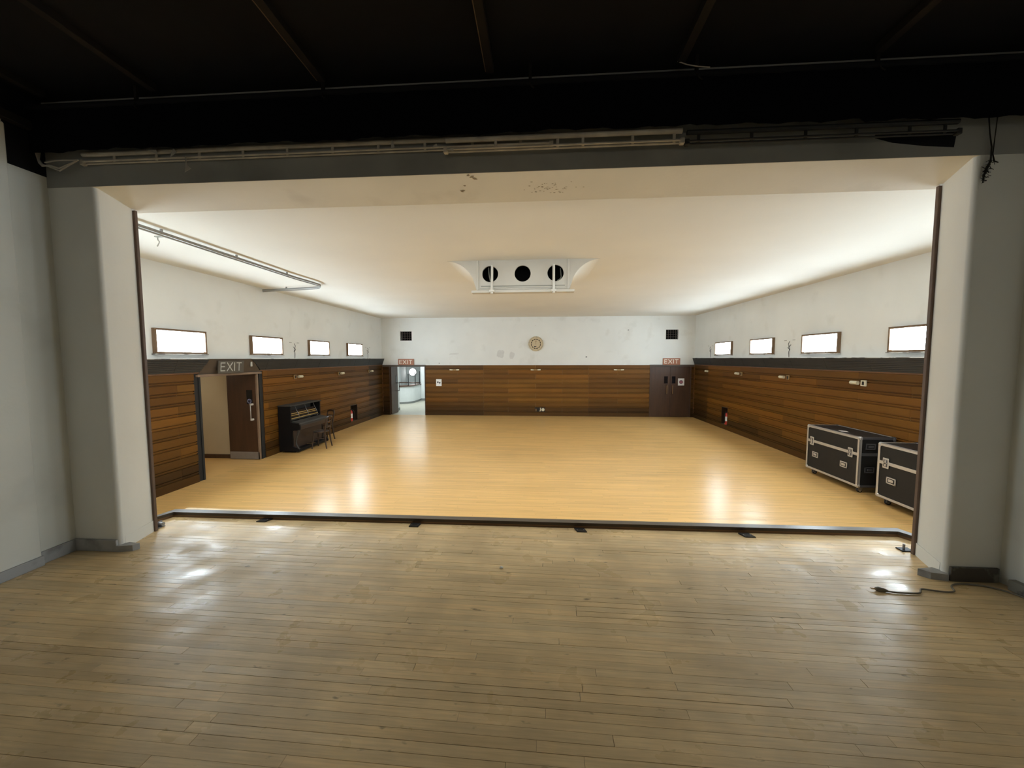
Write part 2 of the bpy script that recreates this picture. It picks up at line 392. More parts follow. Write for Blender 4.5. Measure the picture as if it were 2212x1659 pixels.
def run_boards(parent, kind, spans, joints_even, joints_odd, full, skip=()):
    for row in range(11):
        zt = ZP - ROW * row
        prof, h = (PROF, ROW) if row < 10 else (BASE, 0.157)
        js = sorted(set((joints_even if row % 2 == 0 else joints_odd) + full)) if row < 10 else full
        for (a, b) in spans:
            cuts = [a] + [j for j in js if a + 0.15 < j < b - 0.15] + [b]
            for (s0, s1, za, zb) in skip:
                if za < zt - 0.1 < zb and a < s0 and s1 < b:
                    cuts = sorted([c for c in cuts if not (s0 - 0.15 < c < s1 + 0.15)] + [s0, s1])
            for i in range(len(cuts) - 1):
                mid = (cuts[i] + cuts[i + 1]) / 2
                if any(za < zt - 0.1 < zb and s0 < mid < s1 for (s0, s1, za, zb) in skip): continue
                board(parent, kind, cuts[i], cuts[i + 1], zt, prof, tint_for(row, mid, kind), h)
run_boards(wl, 'L', [(4.6, DL0 - 0.11), (DL1 + 0.10, YB)], [4.6, 9.1, 11.4, 13.7], [6.70, 10.2, 12.5, 14.8], [14.85], skip=[NL])
run_boards(wr, 'R', [(4.6, YB)], [5.9, 8.1, 10.4, 12.6], [7.0, 9.25, 11.5, 13.75], [14.9], skip=[NR])
run_boards(wb, 'B', [(XL, BL0 - 0.03), (BL1 + 0.02, BR0 - 0.03), (BR1 + 0.03, XR)], [-2.334, -0.114, 2.096], [-3.45, -1.28, 1.0, 3.3], [-2.334, 2.096])
# thin cap on the boarding and dark jamb ends
struct('trim_1', MB().box(PL_, XL + 0.008, 4.6, DL0, ZP, ZP + 0.022).box(PL_, XL + 0.008, DL1, YB, ZP, ZP + 0.022), 'boardcap', 'thin timber cap along the boarding under the dark louvre', 'trim')
struct('trim_2', MB().box(XR - 0.008, PR_, 4.6, YB, ZP, ZP + 0.022), 'boardcap', 'thin timber cap above the boarding over the flight cases', 'trim')
struct('trim_15', MB().box(PL_, XL + 0.005, YB - 0.024, PB, 0, ZP).box(XR - 0.005, PR_, YB - 0.024, PB, 0, ZP), 'boardcap', 'dark timber strips where the side boarding meets the far wall', 'trim')
struct('trim_3', MB().box(XL, BL1 + 0.04, YB - 0.022, PB, ZD - 0.02, ZP + 0.012, 0.004), 'hood', 'dark door head rail over the open foyer doorway', 'trim')
struct('trim_4', MB().box(BR0 - 0.04, XR, YB - 0.022, PB, ZD - 0.02, ZP + 0.012, 0.004), 'hood', 'dark door head rail over the closed double doors', 'trim')
struct('trim_5', MB().box(BL1 - 0.005, BL1 + 0.035, YB - 0.012, PB + 0.2, 0, ZD, 0.003).box(BL0 - 0.035, BL0, YB - 0.012, PB + 0.2, 0, ZD, 0.003), 'darkdoor', 'dark jambs of the open foyer doorway', 'trim')
struct('trim_6', MB().box(BR0 - 0.035, BR0, YB - 0.012, PB + 0.2, 0, ZD, 0.003).box(BR1, BR1 + 0.035, YB - 0.012, PB + 0.2, 0, ZD, 0.003), 'darkdoor', 'dark jambs of the closed double doors', 'trim')

# louvred ledges along both side walls -----------------------------------
ZLT = 2.452
def ledge(name, side, yA0, yA1, yB0, yB1, label):
    """sloping louvre: bottom edge on the wall from yB0..yB1, top edge standing off from yA0..yA1"""
    sx = 1 if side == 'L' else -1
    xw, xt = (PL_, XL + 0.115) if side == 'L' else (PR_, XR - 0.115)
    xb = XL + 0.004 if side == 'L' else XR - 0.004
    e = thing(name, label, 'trim', (xw, yB0, ZP), kind='structure')
    def q(t, out=0.0):   # t: 0 bottom .. 1 top
        return xb + (xt - xb) * t + sx * out * 0.93, ZP + 0.022 + (ZLT - 0.012 - ZP - 0.022) * t - out * 0.33
    m = MB()
    ax, az = q(0); bx, bz = q(1)
    m.add([(ax, yB0, az), (ax, yB1, az), (bx, yA1, bz), (bx, yA0, bz), (xw, yB0, az), (xw, yB1, az), (xw, yA1, bz), (xw, yA0, bz)],
          [(0, 1, 2, 3), (4, 5, 6, 7), (0, 4, 7, 3), (1, 5, 6, 2), (0, 1, 5, 4), (3, 2, 6, 7)])
    obj('backing', m, 'slat', e)
    n = 8
    for i in range(n):
        t0, t1 = (i + 0.12) / n, (i + 0.86) / n
        m = MB()
        vs = []
        for (t, o) in ((t0, 0.001), (t0, 0.010), (t1, 0.006), (t1, 0.001)):
            x, z = q(t, o)
            ya = yB0 + (yA0 - yB0) * t; yb = yB1 + (yA1 - yB1) * t
            vs += [(x, ya, z), (x, yb, z)]
        m.add(vs, [(0, 1, 3, 2), (2, 3, 5, 4), (4, 5, 7, 6), (6, 7, 1, 0), (0, 2, 4, 6), (1, 3, 5, 7)])
        obj('slat', m, 'slat', e)
    m = MB().box(min(xw, xt + sx * 0.008), max(xw, xt + sx * 0.008), yA0, yA1, ZLT - 0.012, ZLT, 0.002)
    obj('ledge_top', m, 'ledgetop', e)
    y = yA0 + 0.55
    while y < yA1 - 0.3:
        m = MB()
        x0, z0 = q(0.05, 0.008); x1, z1 = q(0.95, 0.008)
        m.add([(x0, y, z0), (x0, y + 0.006, z0), (x1, y + 0.006, z1), (x1, y, z1), (x0 + sx * .002, y, z0), (x0 + sx * .002, y + 0.006, z0), (x1 + sx * .002, y + 0.006, z1), (x1 + sx * .002, y, z1)],
              [(0, 1, 2, 3), (4, 5, 6, 7), (0, 1, 5, 4), (2, 3, 7, 6), (1, 2, 6, 5), (0, 3, 7, 4)])
        obj('joint_strip', m, 'rubber', e)
        y += 1.14
    return e
ledge('trim_7', 'L', 3.8, 7.32, 3.8, 7.19, 'black sloping louvre under the near window, before the lobby doorway')
ledge('trim_8', 'L', 8.47, 16.12, 8.87, 16.17, 'black sloping louvre from the lobby doorway to the far corner above the piano')
ledge('trim_9', 'R', 3.8, 16.10, 3.8, 16.16, 'black sloping louvre along the wall above the flight cases')

# windows -----------------------------------------------------------------
WY = [('L', 6.305, 7.36), ('L', 8.585, 9.685), ('L', 10.87, 11.945), ('L', 13.14, 14.285), ('R', 6.36, 7.46), ('R', 8.625, 9.765), ('R', 10.91, 12.04), ('R', 13.16, 14.325), ('L', 4.03, 5.10), ('R', 4.09, 5.19)]
WLAB = ['lit frosted window nearest the left pier, first above the lobby side', 'lit frosted window beside the lobby doorway hood', 'lit frosted window above the piano, third along', 'lit frosted window on the piano wall next to the far corner',
        'lit frosted window partly cut off by the right pier', 'lit frosted window above the flight cases, second from the right pier', 'lit frosted window third from the right pier, between the two wire stubs', 'lit frosted window on the case wall nearest the far corner',
        'added lit window, unseen behind the left pier, brightening the hall', 'added lit window, unseen behind the right pier, brightening the hall']  # last two windows are unseen, added for more light near the opening
for i, (sd, a, b) in enumerate(WY):
    x = PL_ if sd == 'L' else PR_; sx = 1 if sd == 'L' else -1
    z0, z1 = 2.545, 2.998
    e = thing(f'window_{i + 1}', WLAB[i], 'window', (x, (a + b) / 2, z0), kind='structure')
    def bx(m, d0, d1, ya, yb, za, zb, c=0.004):
        return m.box(min(x + sx * d0, x + sx * d1), max(x + sx * d0, x + sx * d1), ya, yb, za, zb, c)
    m = MB(); t = 0.036
    bx(m, 0, 0.068, a, b, z0, z0 + t); bx(m, 0, 0.068, a, b, z1 - t, z1); bx(m, 0, 0.068, a, a + t, z0 + t, z1 - t); bx(m, 0, 0.068, b - t, b, z0 + t, z1 - t)
    obj('window_frame', m, 'frame', e)
    obj('pane', bx(MB(), 0.002, 0.012, a + t, b - t, z0 + t, z1 - t, 0), 'pane', e)
    obj('sill', bx(MB(), 0, 0.078, a - 0.02, b + 0.02, z0 - 0.018, z0, 0.003), 'ledgetop', e)

# ------------------------------------------------------------------ lobby behind the left doorway
lo = thing('wall_lobby', 'beige lobby walls seen through the open side doorway', 'wall', (XL, 8.0, 0), kind='structure')
obj('wall_panel', MB().box(-9.6, PL_ - 0.2, 8.82, 8.98, 0, 2.6), 'beige', lo)
obj('wall_panel', MB().box(-9.6, PL_ - 0.22, 6.6, 6.75, 0, 2.6), 'beige', lo)
obj('wall_panel', MB().box(-9.7, -9.6, 6.6, 8.98, 0, 2.6), 'beige', lo)
obj('lobby_ceiling', MB().box(-9.7, PL_ - 0.2, 6.6, 8.98, 2.45, 2.6), 'beige', lo)
obj('lobby_floor', MB().box(-9.7, PL_, 6.6, 8.98, -0.1, 0.0), 'hallfloor', lo)
obj('skirting', MB().box(-9.6, -7.56, 8.80, 8.82, 0, 0.10, 0.003), 'darkdoor', lo)
struct('trim_10', MB().box(PL_ - 0.22, XL + 0.006, DL0 - 0.012, DL0 + 0.03, 0, ZD, 0.003).box(PL_ - 0.22, XL + 0.006, DL1 - 0.03, DL1 + 0.012, 0, ZD, 0.003).box(PL_, PL_ + 0.010, DL0 - 0.112, DL0 - 0.012, 0, ZP).box(PL_, PL_ + 0.010, DL1 + 0.012, DL1 + 0.102, 0, ZP), 'rubber', 'near-black door jambs of the lobby doorway', 'trim')
hd = thing('trim_11', 'brown sloping hood over the lobby doorway between black louvres', 'trim', (XL, DL0, ZD), kind='structure')
m = MB(); xa, xb_, xt = PL_, XL + 0.002, XL + 0.100
m.add([(xb_, DL0 - 0.02, 2.135), (xb_, DL1 + 0.03, 2.135), (xt, 8.50, ZLT - 0.004), (xt, 7.30, ZLT - 0.004), (xa, DL0 - 0.02, 2.135), (xa, DL1 + 0.03, 2.135), (xa, 8.50, ZLT - 0.004), (xa, 7.30, ZLT - 0.004)],
      [(0, 1, 2, 3), (4, 5, 6, 7), (0, 1, 5, 4), (3, 2, 6, 7), (0, 3, 7, 4), (1, 2, 6, 5)])
obj('hood_board', m, 'hood', hd)
obj('head_rail', MB().box(PL_ - 0.2, XL + 0.035, DL0 - 0.06, DL1 + 0.03, ZD - 0.022, ZD + 0.026, 0.004), 'lightstile', hd)
obj('catch', MB().box(XL + 0.062, XL + 0.085, 8.47, 8.52, 2.27, 2.38, 0.006), 'lettergrey', hd)
# lobby door leaf
d1 = thing('door_1', 'dark flush door with tall steel pull handle standing open in the lobby doorway', 'door', (-7.11, 8.755, 0), kind='structure')
obj('leaf', MB().box(-7.51, -6.775, 8.73, 8.775, 0.008, 2.085, 0.003), 'darkdoor', d1)
obj('door_edge', MB().box(-6.775, -6.735, 8.722, 8.775, 0.008, 2.085, 0.003), 'lightstile', d1)
obj('kick_plate', MB().box(-7.50, -6.745, 8.722, 8.73, 0.012, 0.19, 0.002), 'kick', d1)
gp = obj('glass_panel', MB().box(-7.015, -6.872, 8.724, 8.73, 1.36, 1.70), 'glassdark', d1)
st = obj('sticker', MB().disc((-6.945, 8.7235, 1.43), 0.056, 1, 0.002, 24, r0=0.036), 'lilac', gp)
obj('sticker_mark', MB().box(-6.985, -6.905, 8.7225, 8.7235, 1.418, 1.442).disc((-6.945, 8.7235, 1.43), 0.026, 1, 0.001, 20), 'lilac', gp)
h1 = obj('handle', MB().tube([(-6.865, 8.645, 1.365), (-6.865, 8.645, 0.98)], 0.012, 10), 'steel', d1)
for z in (1.355, 0.99): obj('handle_mount', MB().box(-6.885, -6.845, 8.64, 8.73, z - 0.022, z + 0.022, 0.005), 'whitepipe', h1)

# ------------------------------------------------------------------ back doors and foyer
d2 = thing('door_2', 'dark door leaf swung open into the bright foyer', 'door', (-6.40, 16.25, 0), kind='structure')
obj('leaf', MB().box(-6.42, -6.375, 16.23, 16.98, 0.008, 2.09, 0.003), 'darkdoor', d2)
obj('glass_panel', MB().box(-6.375, -6.371, 16.72, 16.86, 1.38, 1.68), 'glassdark', d2)
hh = obj('handle', MB().tube([(-6.27, 16.86, 1.36), (-6.27, 16.86, 0.98)], 0.014, 8), 'darkmetal', d2)
for z in (1.35, 0.99): obj('handle_mount', MB().box(-6.375, -6.262, 16.846, 16.874, z - 0.014, z + 0.014), 'darkmetal', hh)
for nm, lab, xa, xb_, px, hx, sg in (('door_3', 'closed brown door leaf without notice, hinged on the clock side', BR0 + 0.004, 5.428, (5.183, 5.33), 5.285, 1), ('door_4', 'closed brown door leaf with a white notice, hinged at the corner side', 5.434, BR1 - 0.004, (5.497, 5.64), 5.515, -1)):
    d = thing(nm, lab, 'door', ((xa + xb_) / 2, PB, 0), kind='structure')
    obj('leaf', MB().box(xa, xb_, PB - 0.012, PB + 0.035, 0.012, ZD - 0.022, 0.003), 'darkdoor', d)
    obj('glass_panel', MB().box(px[0], px[1], PB - 0.016, PB - 0.012, 1.395, 1.69), 'glassdark', d)
    k = obj('handle', MB().tube([(hx, PB - 0.07, 1.335), (hx, PB - 0.085, 1.30), (hx, PB - 0.085, 1.0), (hx, PB - 0.07, 0.965)], 0.011, 8), 'brass', d)
    for z in (1.33, 0.97): obj('handle_mount', MB().box(hx - 0.022 + sg * .012, hx + 0.022 + sg * .012, PB - 0.085, PB - 0.012, z - 0.02, z + 0.02, 0.004), 'darkdoor', k)
struct('wall_behind', MB().box(BR0 - 0.2, BR1 + 0.2, PB + 0.21, PB + 0.25, 0, 2.3), 'hole', 'dark space behind the closed double doors', 'wall')

fy = struct('floor_foyer', MB().box(-10.4, -3.4, PB, 24.2, -0.15, 0.0), 'foyerfloor', 'pale worn lino floor of the foyer through the far doorway', 'floor')
fw_ = thing('wall_foyer', 'pale foyer walls seen through the far open doorway', 'wall', (-6.5, 18, 0), kind='structure')
obj('wall_panel', MB().box(-6.85, -6.56, PB + 0.2, 17.65, 0, 2.95), 'foyer', fw_)
obj('wall_panel', MB().box(-10.4, -6.85, PB + 0.2, PB + 0.4, 0, 2.95), 'foyer', fw_)
obj('wall_panel', MB().box(-6.84, -3.4, 21.85, 22.1, 0, 2.95), 'foyer', fw_)
obj('wall_panel', MB().box(-10.4, -3.4, 24.0, 24.2, 0, 2.95), 'foyer', fw_)
obj('wall_panel', MB().box(-10.5, -10.3, PB + 0.2, 24.2, 0, 2.95), 'foyer', fw_)
obj('wall_panel', MB().box(-3.5, -3.4, PB + 0.2, 24.2, 0, 2.95), 'foyer', fw_)
obj('wall_panel', MB().box(-9.4, -8.42, 22.9, 24.0, 0, 2.95), 'foyer', fw_)
obj('foyer_ceiling', MB().box(-10.4, -3.4, PB + 0.2, 24.2, 2.9, 3.0), 'foyer', fw_)
obj('skirting', MB().box(-6.56, -6.545, PB + 0.2, 17.665, 0, 0.13, 0.003), 'greyskirt', fw_)
obj('skirting', MB().box(-6.84, -3.6, 21.835, 21.85, 0, 0.12, 0.003), 'greyskirt', fw_)
# ticket counter
def arc(r, n=14):
    P = [(-9.2, 19.95 - r * 0), (-7.75, 19.95)]
    P = [(-9.2, 19.95 - 0.0 + (0.0 if r == 0 else -r))]
    cx, cy = -7.75, 20.85
    for i in range(n + 1):
        a = -pi / 2 + (pi / 2) * i / n
        P.append((cx + (0.90 + r) * cos(a), cy + (0.90 + r) * sin(a)))
    P.append((-6.85 + r, 21.85))
    return P
def band(mb, r0, r1, z0, z1):
    A, B = arc(r0), arc(r1); n = len(A)
    vs = [(*p, z0) for p in A] + [(*p, z1) for p in A] + [(*p, z0) for p in B] + [(*p, z1) for p in B]
    fs = []
    for i in range(n - 1):
        fs += [(i, i + 1, n + i + 1, n + i), (2 * n + i, 2 * n + i + 1, 3 * n + i + 1, 3 * n + i), (n + i, n + i + 1, 3 * n + i + 1, 3 * n + i), (i, i + 1, 2 * n + i + 1, 2 * n + i)]
    fs += [(0, n, 3 * n, 2 * n), (n - 1, 2 * n - 1, 4 * n - 1, 3 * n - 1)]
    return mb.add(vs, fs)
ct = thing('ticket_counter', 'curved white foyer counter with dark wooden top and thin uprights', 'counter', (-7.4, 20.2, 0))
obj('counter_front', band(MB(), -0.12, 0.0, 0, 0.93), 'foyer', ct)
obj('counter_top', band(MB(), -0.35, 0.05, 0.93, 0.985), 'counter', ct)
obj('skirting', band(MB(), 0.0, 0.012, 0, 0.10), 'greyskirt', ct)
for (x, y, z1) in ((-7.02, 20.25, 1.62), (-6.90, 21.05, 1.68), (-6.87, 21.75, 1.72)):
    obj('upright', MB().box(x - 0.02, x + 0.02, y - 0.02, y + 0.02, 0.985, z1, 0.003), 'darkmetal', ct)
obj('back_shelf', MB().box(-8.6, -7.0, 22.3, 22.6, 0.98, 1.03), 'counter', ct)
pw_ = thing('round_window', 'bright round window in the foyer wall beyond the counter', 'window', (-8.01, 24.0, 1.58))
obj('pane', MB().disc((-8.01, 23.99, 1.58), 0.23, 1, 0.01, 32), 'porthole', pw_)
obj('window_frame', MB().disc((-8.01, 24.0, 1.58), 0.265, 1, 0.04, 32, r0=0.23), 'greymetal', pw_)

# ------------------------------------------------------------------ proscenium, stage shell
fr = thing('wall_front', 'plaster proscenium wall framing the view from stage into hall', 'wall', (0, YR, 0), kind='structure')
def jamb(xs, x_front, x_back, x_out, name):
    r = 0.035; sg = 1 if x_front < 0 else -1
    P = [(x_out, YF)]
    for i in range(7):
        a = pi / 2 * i / 6
        P.append((x_front - sg * r + sg * r * sin(a), YF + r - r * cos(a)))
    P += [(x_back, YR), (x_out, YR)]
    return MB().prism(P, 2, -0.1, 4.02)
jl = jamb(None, -4.013, -4.114, -6.99, ''); jl.sm = True
jr = jamb(None, 3.377, 3.531, 6.65, ''); jr.sm = True
obj('jamb_block', jl, 'reveal', fr); obj('jamb_block', jr, 'reveal', fr)
obj('header_beam', MB().add([(-6.99, YF, 4.005), (6.65, YF, 4.005), (6.65, 3.80, 3.955), (-6.99, 3.80, 3.955), (-6.99, YF, 4.9), (6.65, YF, 4.9), (6.65, 3.80, 4.9), (-6.99, 3.80, 4.9)],
    [(0, 1, 2, 3), (4, 5, 6, 7), (1, 2, 6, 5), (2, 3, 7, 6), (3, 0, 4, 7)]), 'soffit', fr)
obj('header_face', MB().box(-6.99, 6.65, YF - 0.004, YF, 4.006, 4.9), 'header', fr)
# soffit drips and soot specks
m = MB()
def blot(m, x, y, rx, ry, ang, n=9):
    z = 4.005 - (y - YF) / 0.492 * 0.05 - 0.0012
    c, s_ = cos(ang), sin(ang)
    P = [(x + c * rx * cos(t) - s_ * ry * sin(t), y + s_ * rx * cos(t) + c * ry * sin(t)) for t in [2 * pi * i / n for i in range(n)]]
    m.add([(*p, z) for p in P], [tuple(range(n))])
for (x, y, rx, ry, a) in ((-0.60, 3.335, .012, .02, .3), (-0.575, 3.36, .012, .03, .8), (-0.55, 3.39, .03, .014, .9), (-0.66, 3.49, .012, .012, 0), (-0.70, 3.585, .03, .010, 1.1), (-0.69, 3.57, .018, .012, .2)): blot(m, x, y, rx, ry, a)
obj('drip_stain', m, 'stain', fr)
m = MB(); rs = random.Random(5)
for i in range(46): blot(m, rs.gauss(0.07, 0.13), rs.gauss(3.58, 0.045), rs.uniform(.004, .012), rs.uniform(.003, .006), rs.uniform(-.3, .3), 7)
obj('soot_speck', m, 'stain', fr)
# hall-side architrave strips
struct('trim_12', MB().box(-4.118, -4.090, YR, YR + 0.03, ZS, 3.955, 0.003), 'trimwood', 'narrow brown timber edge on the left pier, hall side', 'trim')
struct('trim_13', MB().box(3.507, 3.535, YR, YR + 0.03, ZS, 3.955, 0.003), 'trimwood', 'narrow brown timber edge on the right pier, hall side', 'trim')
# stage walls
wsl = thing('wall_stage_left', 'grey-white stage side wall with a slightly proud pier, at the left edge', 'wall', (SL, 0, ZS), kind='structure')
obj('wall_panel', MB().box(SL - 0.3, SL, -4.3, YF, 0.3, 4.9), 'stagewall', wsl)
obj('pier', MB().box(SL - 0.05, SL + 0.035, -4.3, 3.03, ZS, 4.42, 0.012), 'stagewall', wsl)
obj('sooted_band', MB().box(SL, SL + 0.004, 3.03, YF, 4.10, 4.9), 'black', wsl)
wsr = thing('wall_stage_right', 'dim stage side wall at the right edge', 'wall', (SR, 0, ZS), kind='structure')
obj('wall_panel', MB().box(SR, SR + 0.3, -4.3, YF, 0.3, 4.9), 'stagewall', wsr)
struct('wall_stage_back', MB().box(SL - 0.3, SR + 0.3, -4.4, -4.2, 0.3, 4.9), 'stagewall', 'plain back wall of the stage behind the viewer', 'wall')
cs = struct('ceiling_stage', MB().box(SL - 0.3, SR + 0.3, -4.4, YF, 4.75, 4.9), 'black', 'matt black boarded stage ceiling', 'ceiling')
for i, bxp in enumerate((-4.25, -3.23, -1.76, -0.386, 1.08, 2.50, 3.6)):
    obj('batten', MB().box(bxp - 0.03, bxp + 0.03, -4.2, 3.16, 4.69, 4.75, 0.003), 'batten', cs)
    if i in (2, 3):
        obj('painted_lit_edge', MB().box(bxp - 0.036, bxp - 0.030, -4.2, 3.14, 4.69, 4.745), 'battenlit', cs)  # strip paints the lit side face of these two battens
tag(obj('wall_batten', MB().box(SL + 0.035, SL + 0.10, 2.2, 3.26, 4.43, 4.50, 0.004), 'batten'), 'brown-black timber batten high on the left stage wall', 'batten')

# stage floor --------------------------------------------------------------
fs_ = struct('floor_stage', MB().box(SL - 0.1, SR + 0.1, -4.2, YF + 0.1, 0.3, ZS - 0.018).box(-4.36, 3.83, YF + 0.1, 4.17, 0.3, ZS - 0.018), 'underfloor', 'worn pale plank floor of the stage in the foreground', 'floor')
obj('apron_face', MB().box(-6.99, 6.65, YR, YR + 0.05, -0.1, 0.55).box(-4.36, 3.83, 4.165, 4.19, -0.1, ZS), 'kerbbrown', fs_)
TH = radians(-1.25); ct_, st_ = cos(TH), sin(TH)
rp = random.Random(21)
def plank(u0, u1, v0, v1, ymin, ymax, x0=SL, x1=SR):
    """one stage plank in rotated floor axes"""
    gap = rp.choice((0.0001, 0.0001, 0.0002, 0.0003, 0.0004, 0.0008, 0.0012)); ge = rp.choice((0.0003, 0.0005, 0.0008, 0.0018))
    L = (u1 - u0) / 2 - ge; W = (v1 - v0) / 2 - gap; uc, vc = (u0 + u1) / 2, (v0 + v1) / 2
    c = 0.0006; dz = rp.gauss(0, 0.0003); tl = rp.gauss(0, 0.0003)
    mbx = MB()
    vs = [(-L, -W, -.018), (L, -W, -.018), (L, W, -.018), (-L, W, -.018),
          (-L, -W, dz - c + tl), (L, -W, dz - c + tl), (L, W, dz - c - tl), (-L, W, dz - c - tl),
          (-L + c, -W + c, dz + tl), (L - c, -W + c, dz + tl), (L - c, W - c, dz - tl), (-L + c, W - c, dz - tl)]
    mbx.add(vs, [(0, 1, 5, 4), (1, 2, 6, 5), (2, 3, 7, 6), (3, 0, 4, 7), (4, 5, 9, 8), (5, 6, 10, 9), (6, 7, 11, 10), (7, 4, 8, 11), (8, 9, 10, 11)])
    org = (uc * ct_ - vc * st_, uc * st_ + vc * ct_, ZS)
    o = obj('plank', mbx, 'stagefloor', fs_, org=org, rot=TH)
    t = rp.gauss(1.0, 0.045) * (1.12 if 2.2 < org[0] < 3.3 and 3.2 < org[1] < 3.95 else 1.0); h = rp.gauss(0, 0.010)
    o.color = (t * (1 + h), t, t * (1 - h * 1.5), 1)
v = 1.28; PW = 0.0575; row = 0
while v < 4.175 + 0.05:
    # clip row ends to the walls / the opening
    far = v > YF + 0.10
    ua, ub = (-4.20, 3.60) if far else (SL - 0.12, SR + 0.03)
    if v > 3.64: ua, ub = -4.44, 3.75
    hw = min(ub, 0.55 + v * 1.62) if not far else ub; lw = max(ua, -0.45 - v * 1.55) if not far else ua
    u = lw - rp.uniform(0.0, 0.9)
    while u < hw:
        ln = rp.uniform(1.05, 2.3); a, b = max(u, ua), min(u + ln, ub)
        if b - a > 0.03: plank(a, b, v, v + PW, 0, 0)
        u += ln
    v += PW; row += 1
m = MB(); y = 1.28 - PW
# the rest of the stage floor behind the viewer, joined
rest = MB()
v = -4.15
while v < 1.27:
    u = SL - rp.uniform(0, 1)
    while u < SR:
        ln = rp.uniform(1.4, 2.6); a, b = max(u, SL), min(u + ln, SR)
        if b > a + .02:
            vs = [(a + .001, v + .0006), (b - .001, v + .0006), (b - .001, v + PW - .0006), (a + .001, v + PW - .0006)]
            rest.add([(p[0] * ct_ - p[1] * st_, p[0] * st_ + p[1] * ct_, ZS - .0005) for p in vs], [(0, 1, 2, 3)])
        u += ln
    v += PW
tag(obj('plank_rest', rest, 'stagefloor', fs_), kind='stuff')

# kerb along the stage front
def kerb_piece(e, A, B, nA, nB):
    """A,B front-bottom corners; nA,nB offsets (towards the hall) to the back-bottom corners"""
    def sec(z0, z1, f0, f1, name, m):
        vs = []
        for P, n in ((A, nA), (B, nB)):
            for f in (f0, f1):
                for z in (z0, z1): vs.append((P[0] + n[0] * f, P[1] + n[1] * f, z))
        obj(name, MB().add(vs, [(0, 1, 3, 2), (4, 6, 7, 5), (0, 2, 6, 4), (1, 5, 7, 3), (0, 4, 5, 1), (2, 3, 7, 6)]), m, e)
    sec(ZS, ZS + 0.030, 0.10, 1.0, 'fascia', 'kerbbrown')
    sec(ZS + 0.028, ZS + 0.057, 0.0, 1.0, 'nosing', 'kerbdark')
    sec(ZS + 0.057, ZS + 0.061, 0.0, 1.0, 'worn_top', 'kerbtop')
kb = thing('trim_14', 'dark timber kerb with worn shiny top along the stage edge', 'trim', (0, 4.1, ZS), kind='structure')
kerb_piece(kb, (-4.252, 4.085), (3.695, 4.092), (-0.055, 0.085), (0.065, 0.083))
kerb_piece(kb, (-4.325, 3.915), (-4.252, 4.085), (-0.05, 0.0), (-0.055, 0.085))
kerb_piece(kb, (3.785, 3.925), (3.695, 4.092), (0.05, 0.0), (0.065, 0.083))

# baseboards ---------------------------------------------------------------
bl = struct('baseboard_left', MB().box(SL, SL + 0.02, 3.03, YF - 0.02, ZS, ZS + 0.115, 0.004).box(SL + 0.035, SL + 0.055, -4.2, 3.03, ZS, ZS + 0.09, 0.004), 'baseleft', 'scuffed grey baseboard along the left stage wall', 'baseboard')
bfl = struct('baseboard_front_left', MB().box(SL, -4.03, YF - 0.022, YF, ZS, ZS + 0.115, 0.004), 'baseleft', 'grey baseboard across the face of the left pier', 'baseboard')
obj('corner_block', MB().prism([(-4.03, 3.286), (-3.895, 3.315), (-3.87, 3.36), (-3.99, 3.375), (-4.03, 3.34)], 2, ZS, ZS + 0.058), 'baseleft', bfl)
obj('plinth', MB().add([(-4.016, 3.36, ZS), (-4.108, 3.72, ZS), (-4.13, 3.72, ZS), (-4.04, 3.36, ZS), (-4.016, 3.36, ZS + .12), (-4.108, 3.72, ZS + .12), (-4.13, 3.72, ZS + .12), (-4.04, 3.36, ZS + .12)], [(0, 1, 5, 4), (4, 5, 6, 7), (1, 2, 6, 5), (3, 0, 4, 7)]), 'reveal', bfl)
bfr = struct('baseboard_front_right', MB().box(3.40, SR - 0.02, YF - 0.022, YF, ZS, ZS + 0.12, 0.004), 'baseright', 'chipped dark baseboard across the face of the right pier', 'baseboard')
obj('corner_block', MB().prism([(3.385, 3.286), (3.27, 3.312), (3.22, 3.37), (3.36, 3.40), (3.40, 3.34)], 2, ZS, ZS + 0.058), 'baseleft', bfr)
obj('plinth', MB().add([(3.38, 3.36, ZS), (3.522, 3.72, ZS), (3.545, 3.72, ZS), (3.42, 3.36, ZS), (3.38, 3.36, ZS + .12), (3.522, 3.72, ZS + .12), (3.545, 3.72, ZS + .12), (3.42, 3.36, ZS + .12)], [(0, 1, 5, 4), (4, 5, 6, 7), (1, 2, 6, 5), (3, 0, 4, 7)]), 'reveal', bfr)
struct('baseboard_right', MB().box(SR - 0.02, SR, -4.2, 3.02, ZS, ZS + 0.09, 0.004).box(SR - 0.06, SR, 3.06, 3.2, ZS, ZS + 0.085, 0.006), 'baseright', 'dark baseboard along the right stage wall', 'baseboard')

# ------------------------------------------------------------------ black border, pipe and ladders over the opening
bc = MB(); n = 160
vs = []; fs = []
rbz = random.Random(9); ph = [rbz.uniform(0, 6) for _ in range(6)]
for i in range(n + 1):
    x = SL + 0.045 + (SR - SL - 0.06) * i / n
    yy = 3.165 + 0.010 * sin(x * 17 + ph[0]) + 0.005 * sin(x * 41 + ph[1])
    zb = 4.245 + 0.006 * sin(x * 5 + ph[2]) - (0.012 if x > 1.2 else 0) - (0.02 if x > 2.4 else 0)
    vs += [(x, yy, zb), (x, 3.165 + (yy - 3.165) * 0.4, 4.592), (x, yy + 0.006, zb), (x, 3.171 + (yy - 3.165) * 0.4, 4.592)]
for i in range(n):
    a, b = 4 * i, 4 * i + 4
    fs += [(a, b, b + 1, a + 1), (a + 2, a + 3, b + 3, b + 2), (a, a + 2, b + 2, b), (a + 1, b + 1, b + 3, a + 3)]
bc.add(vs, fs); bc.sm = True
tag(obj('border_curtain', bc, 'blackcloth'), 'black cloth border hanging from the pipe above the stage opening', 'curtain')
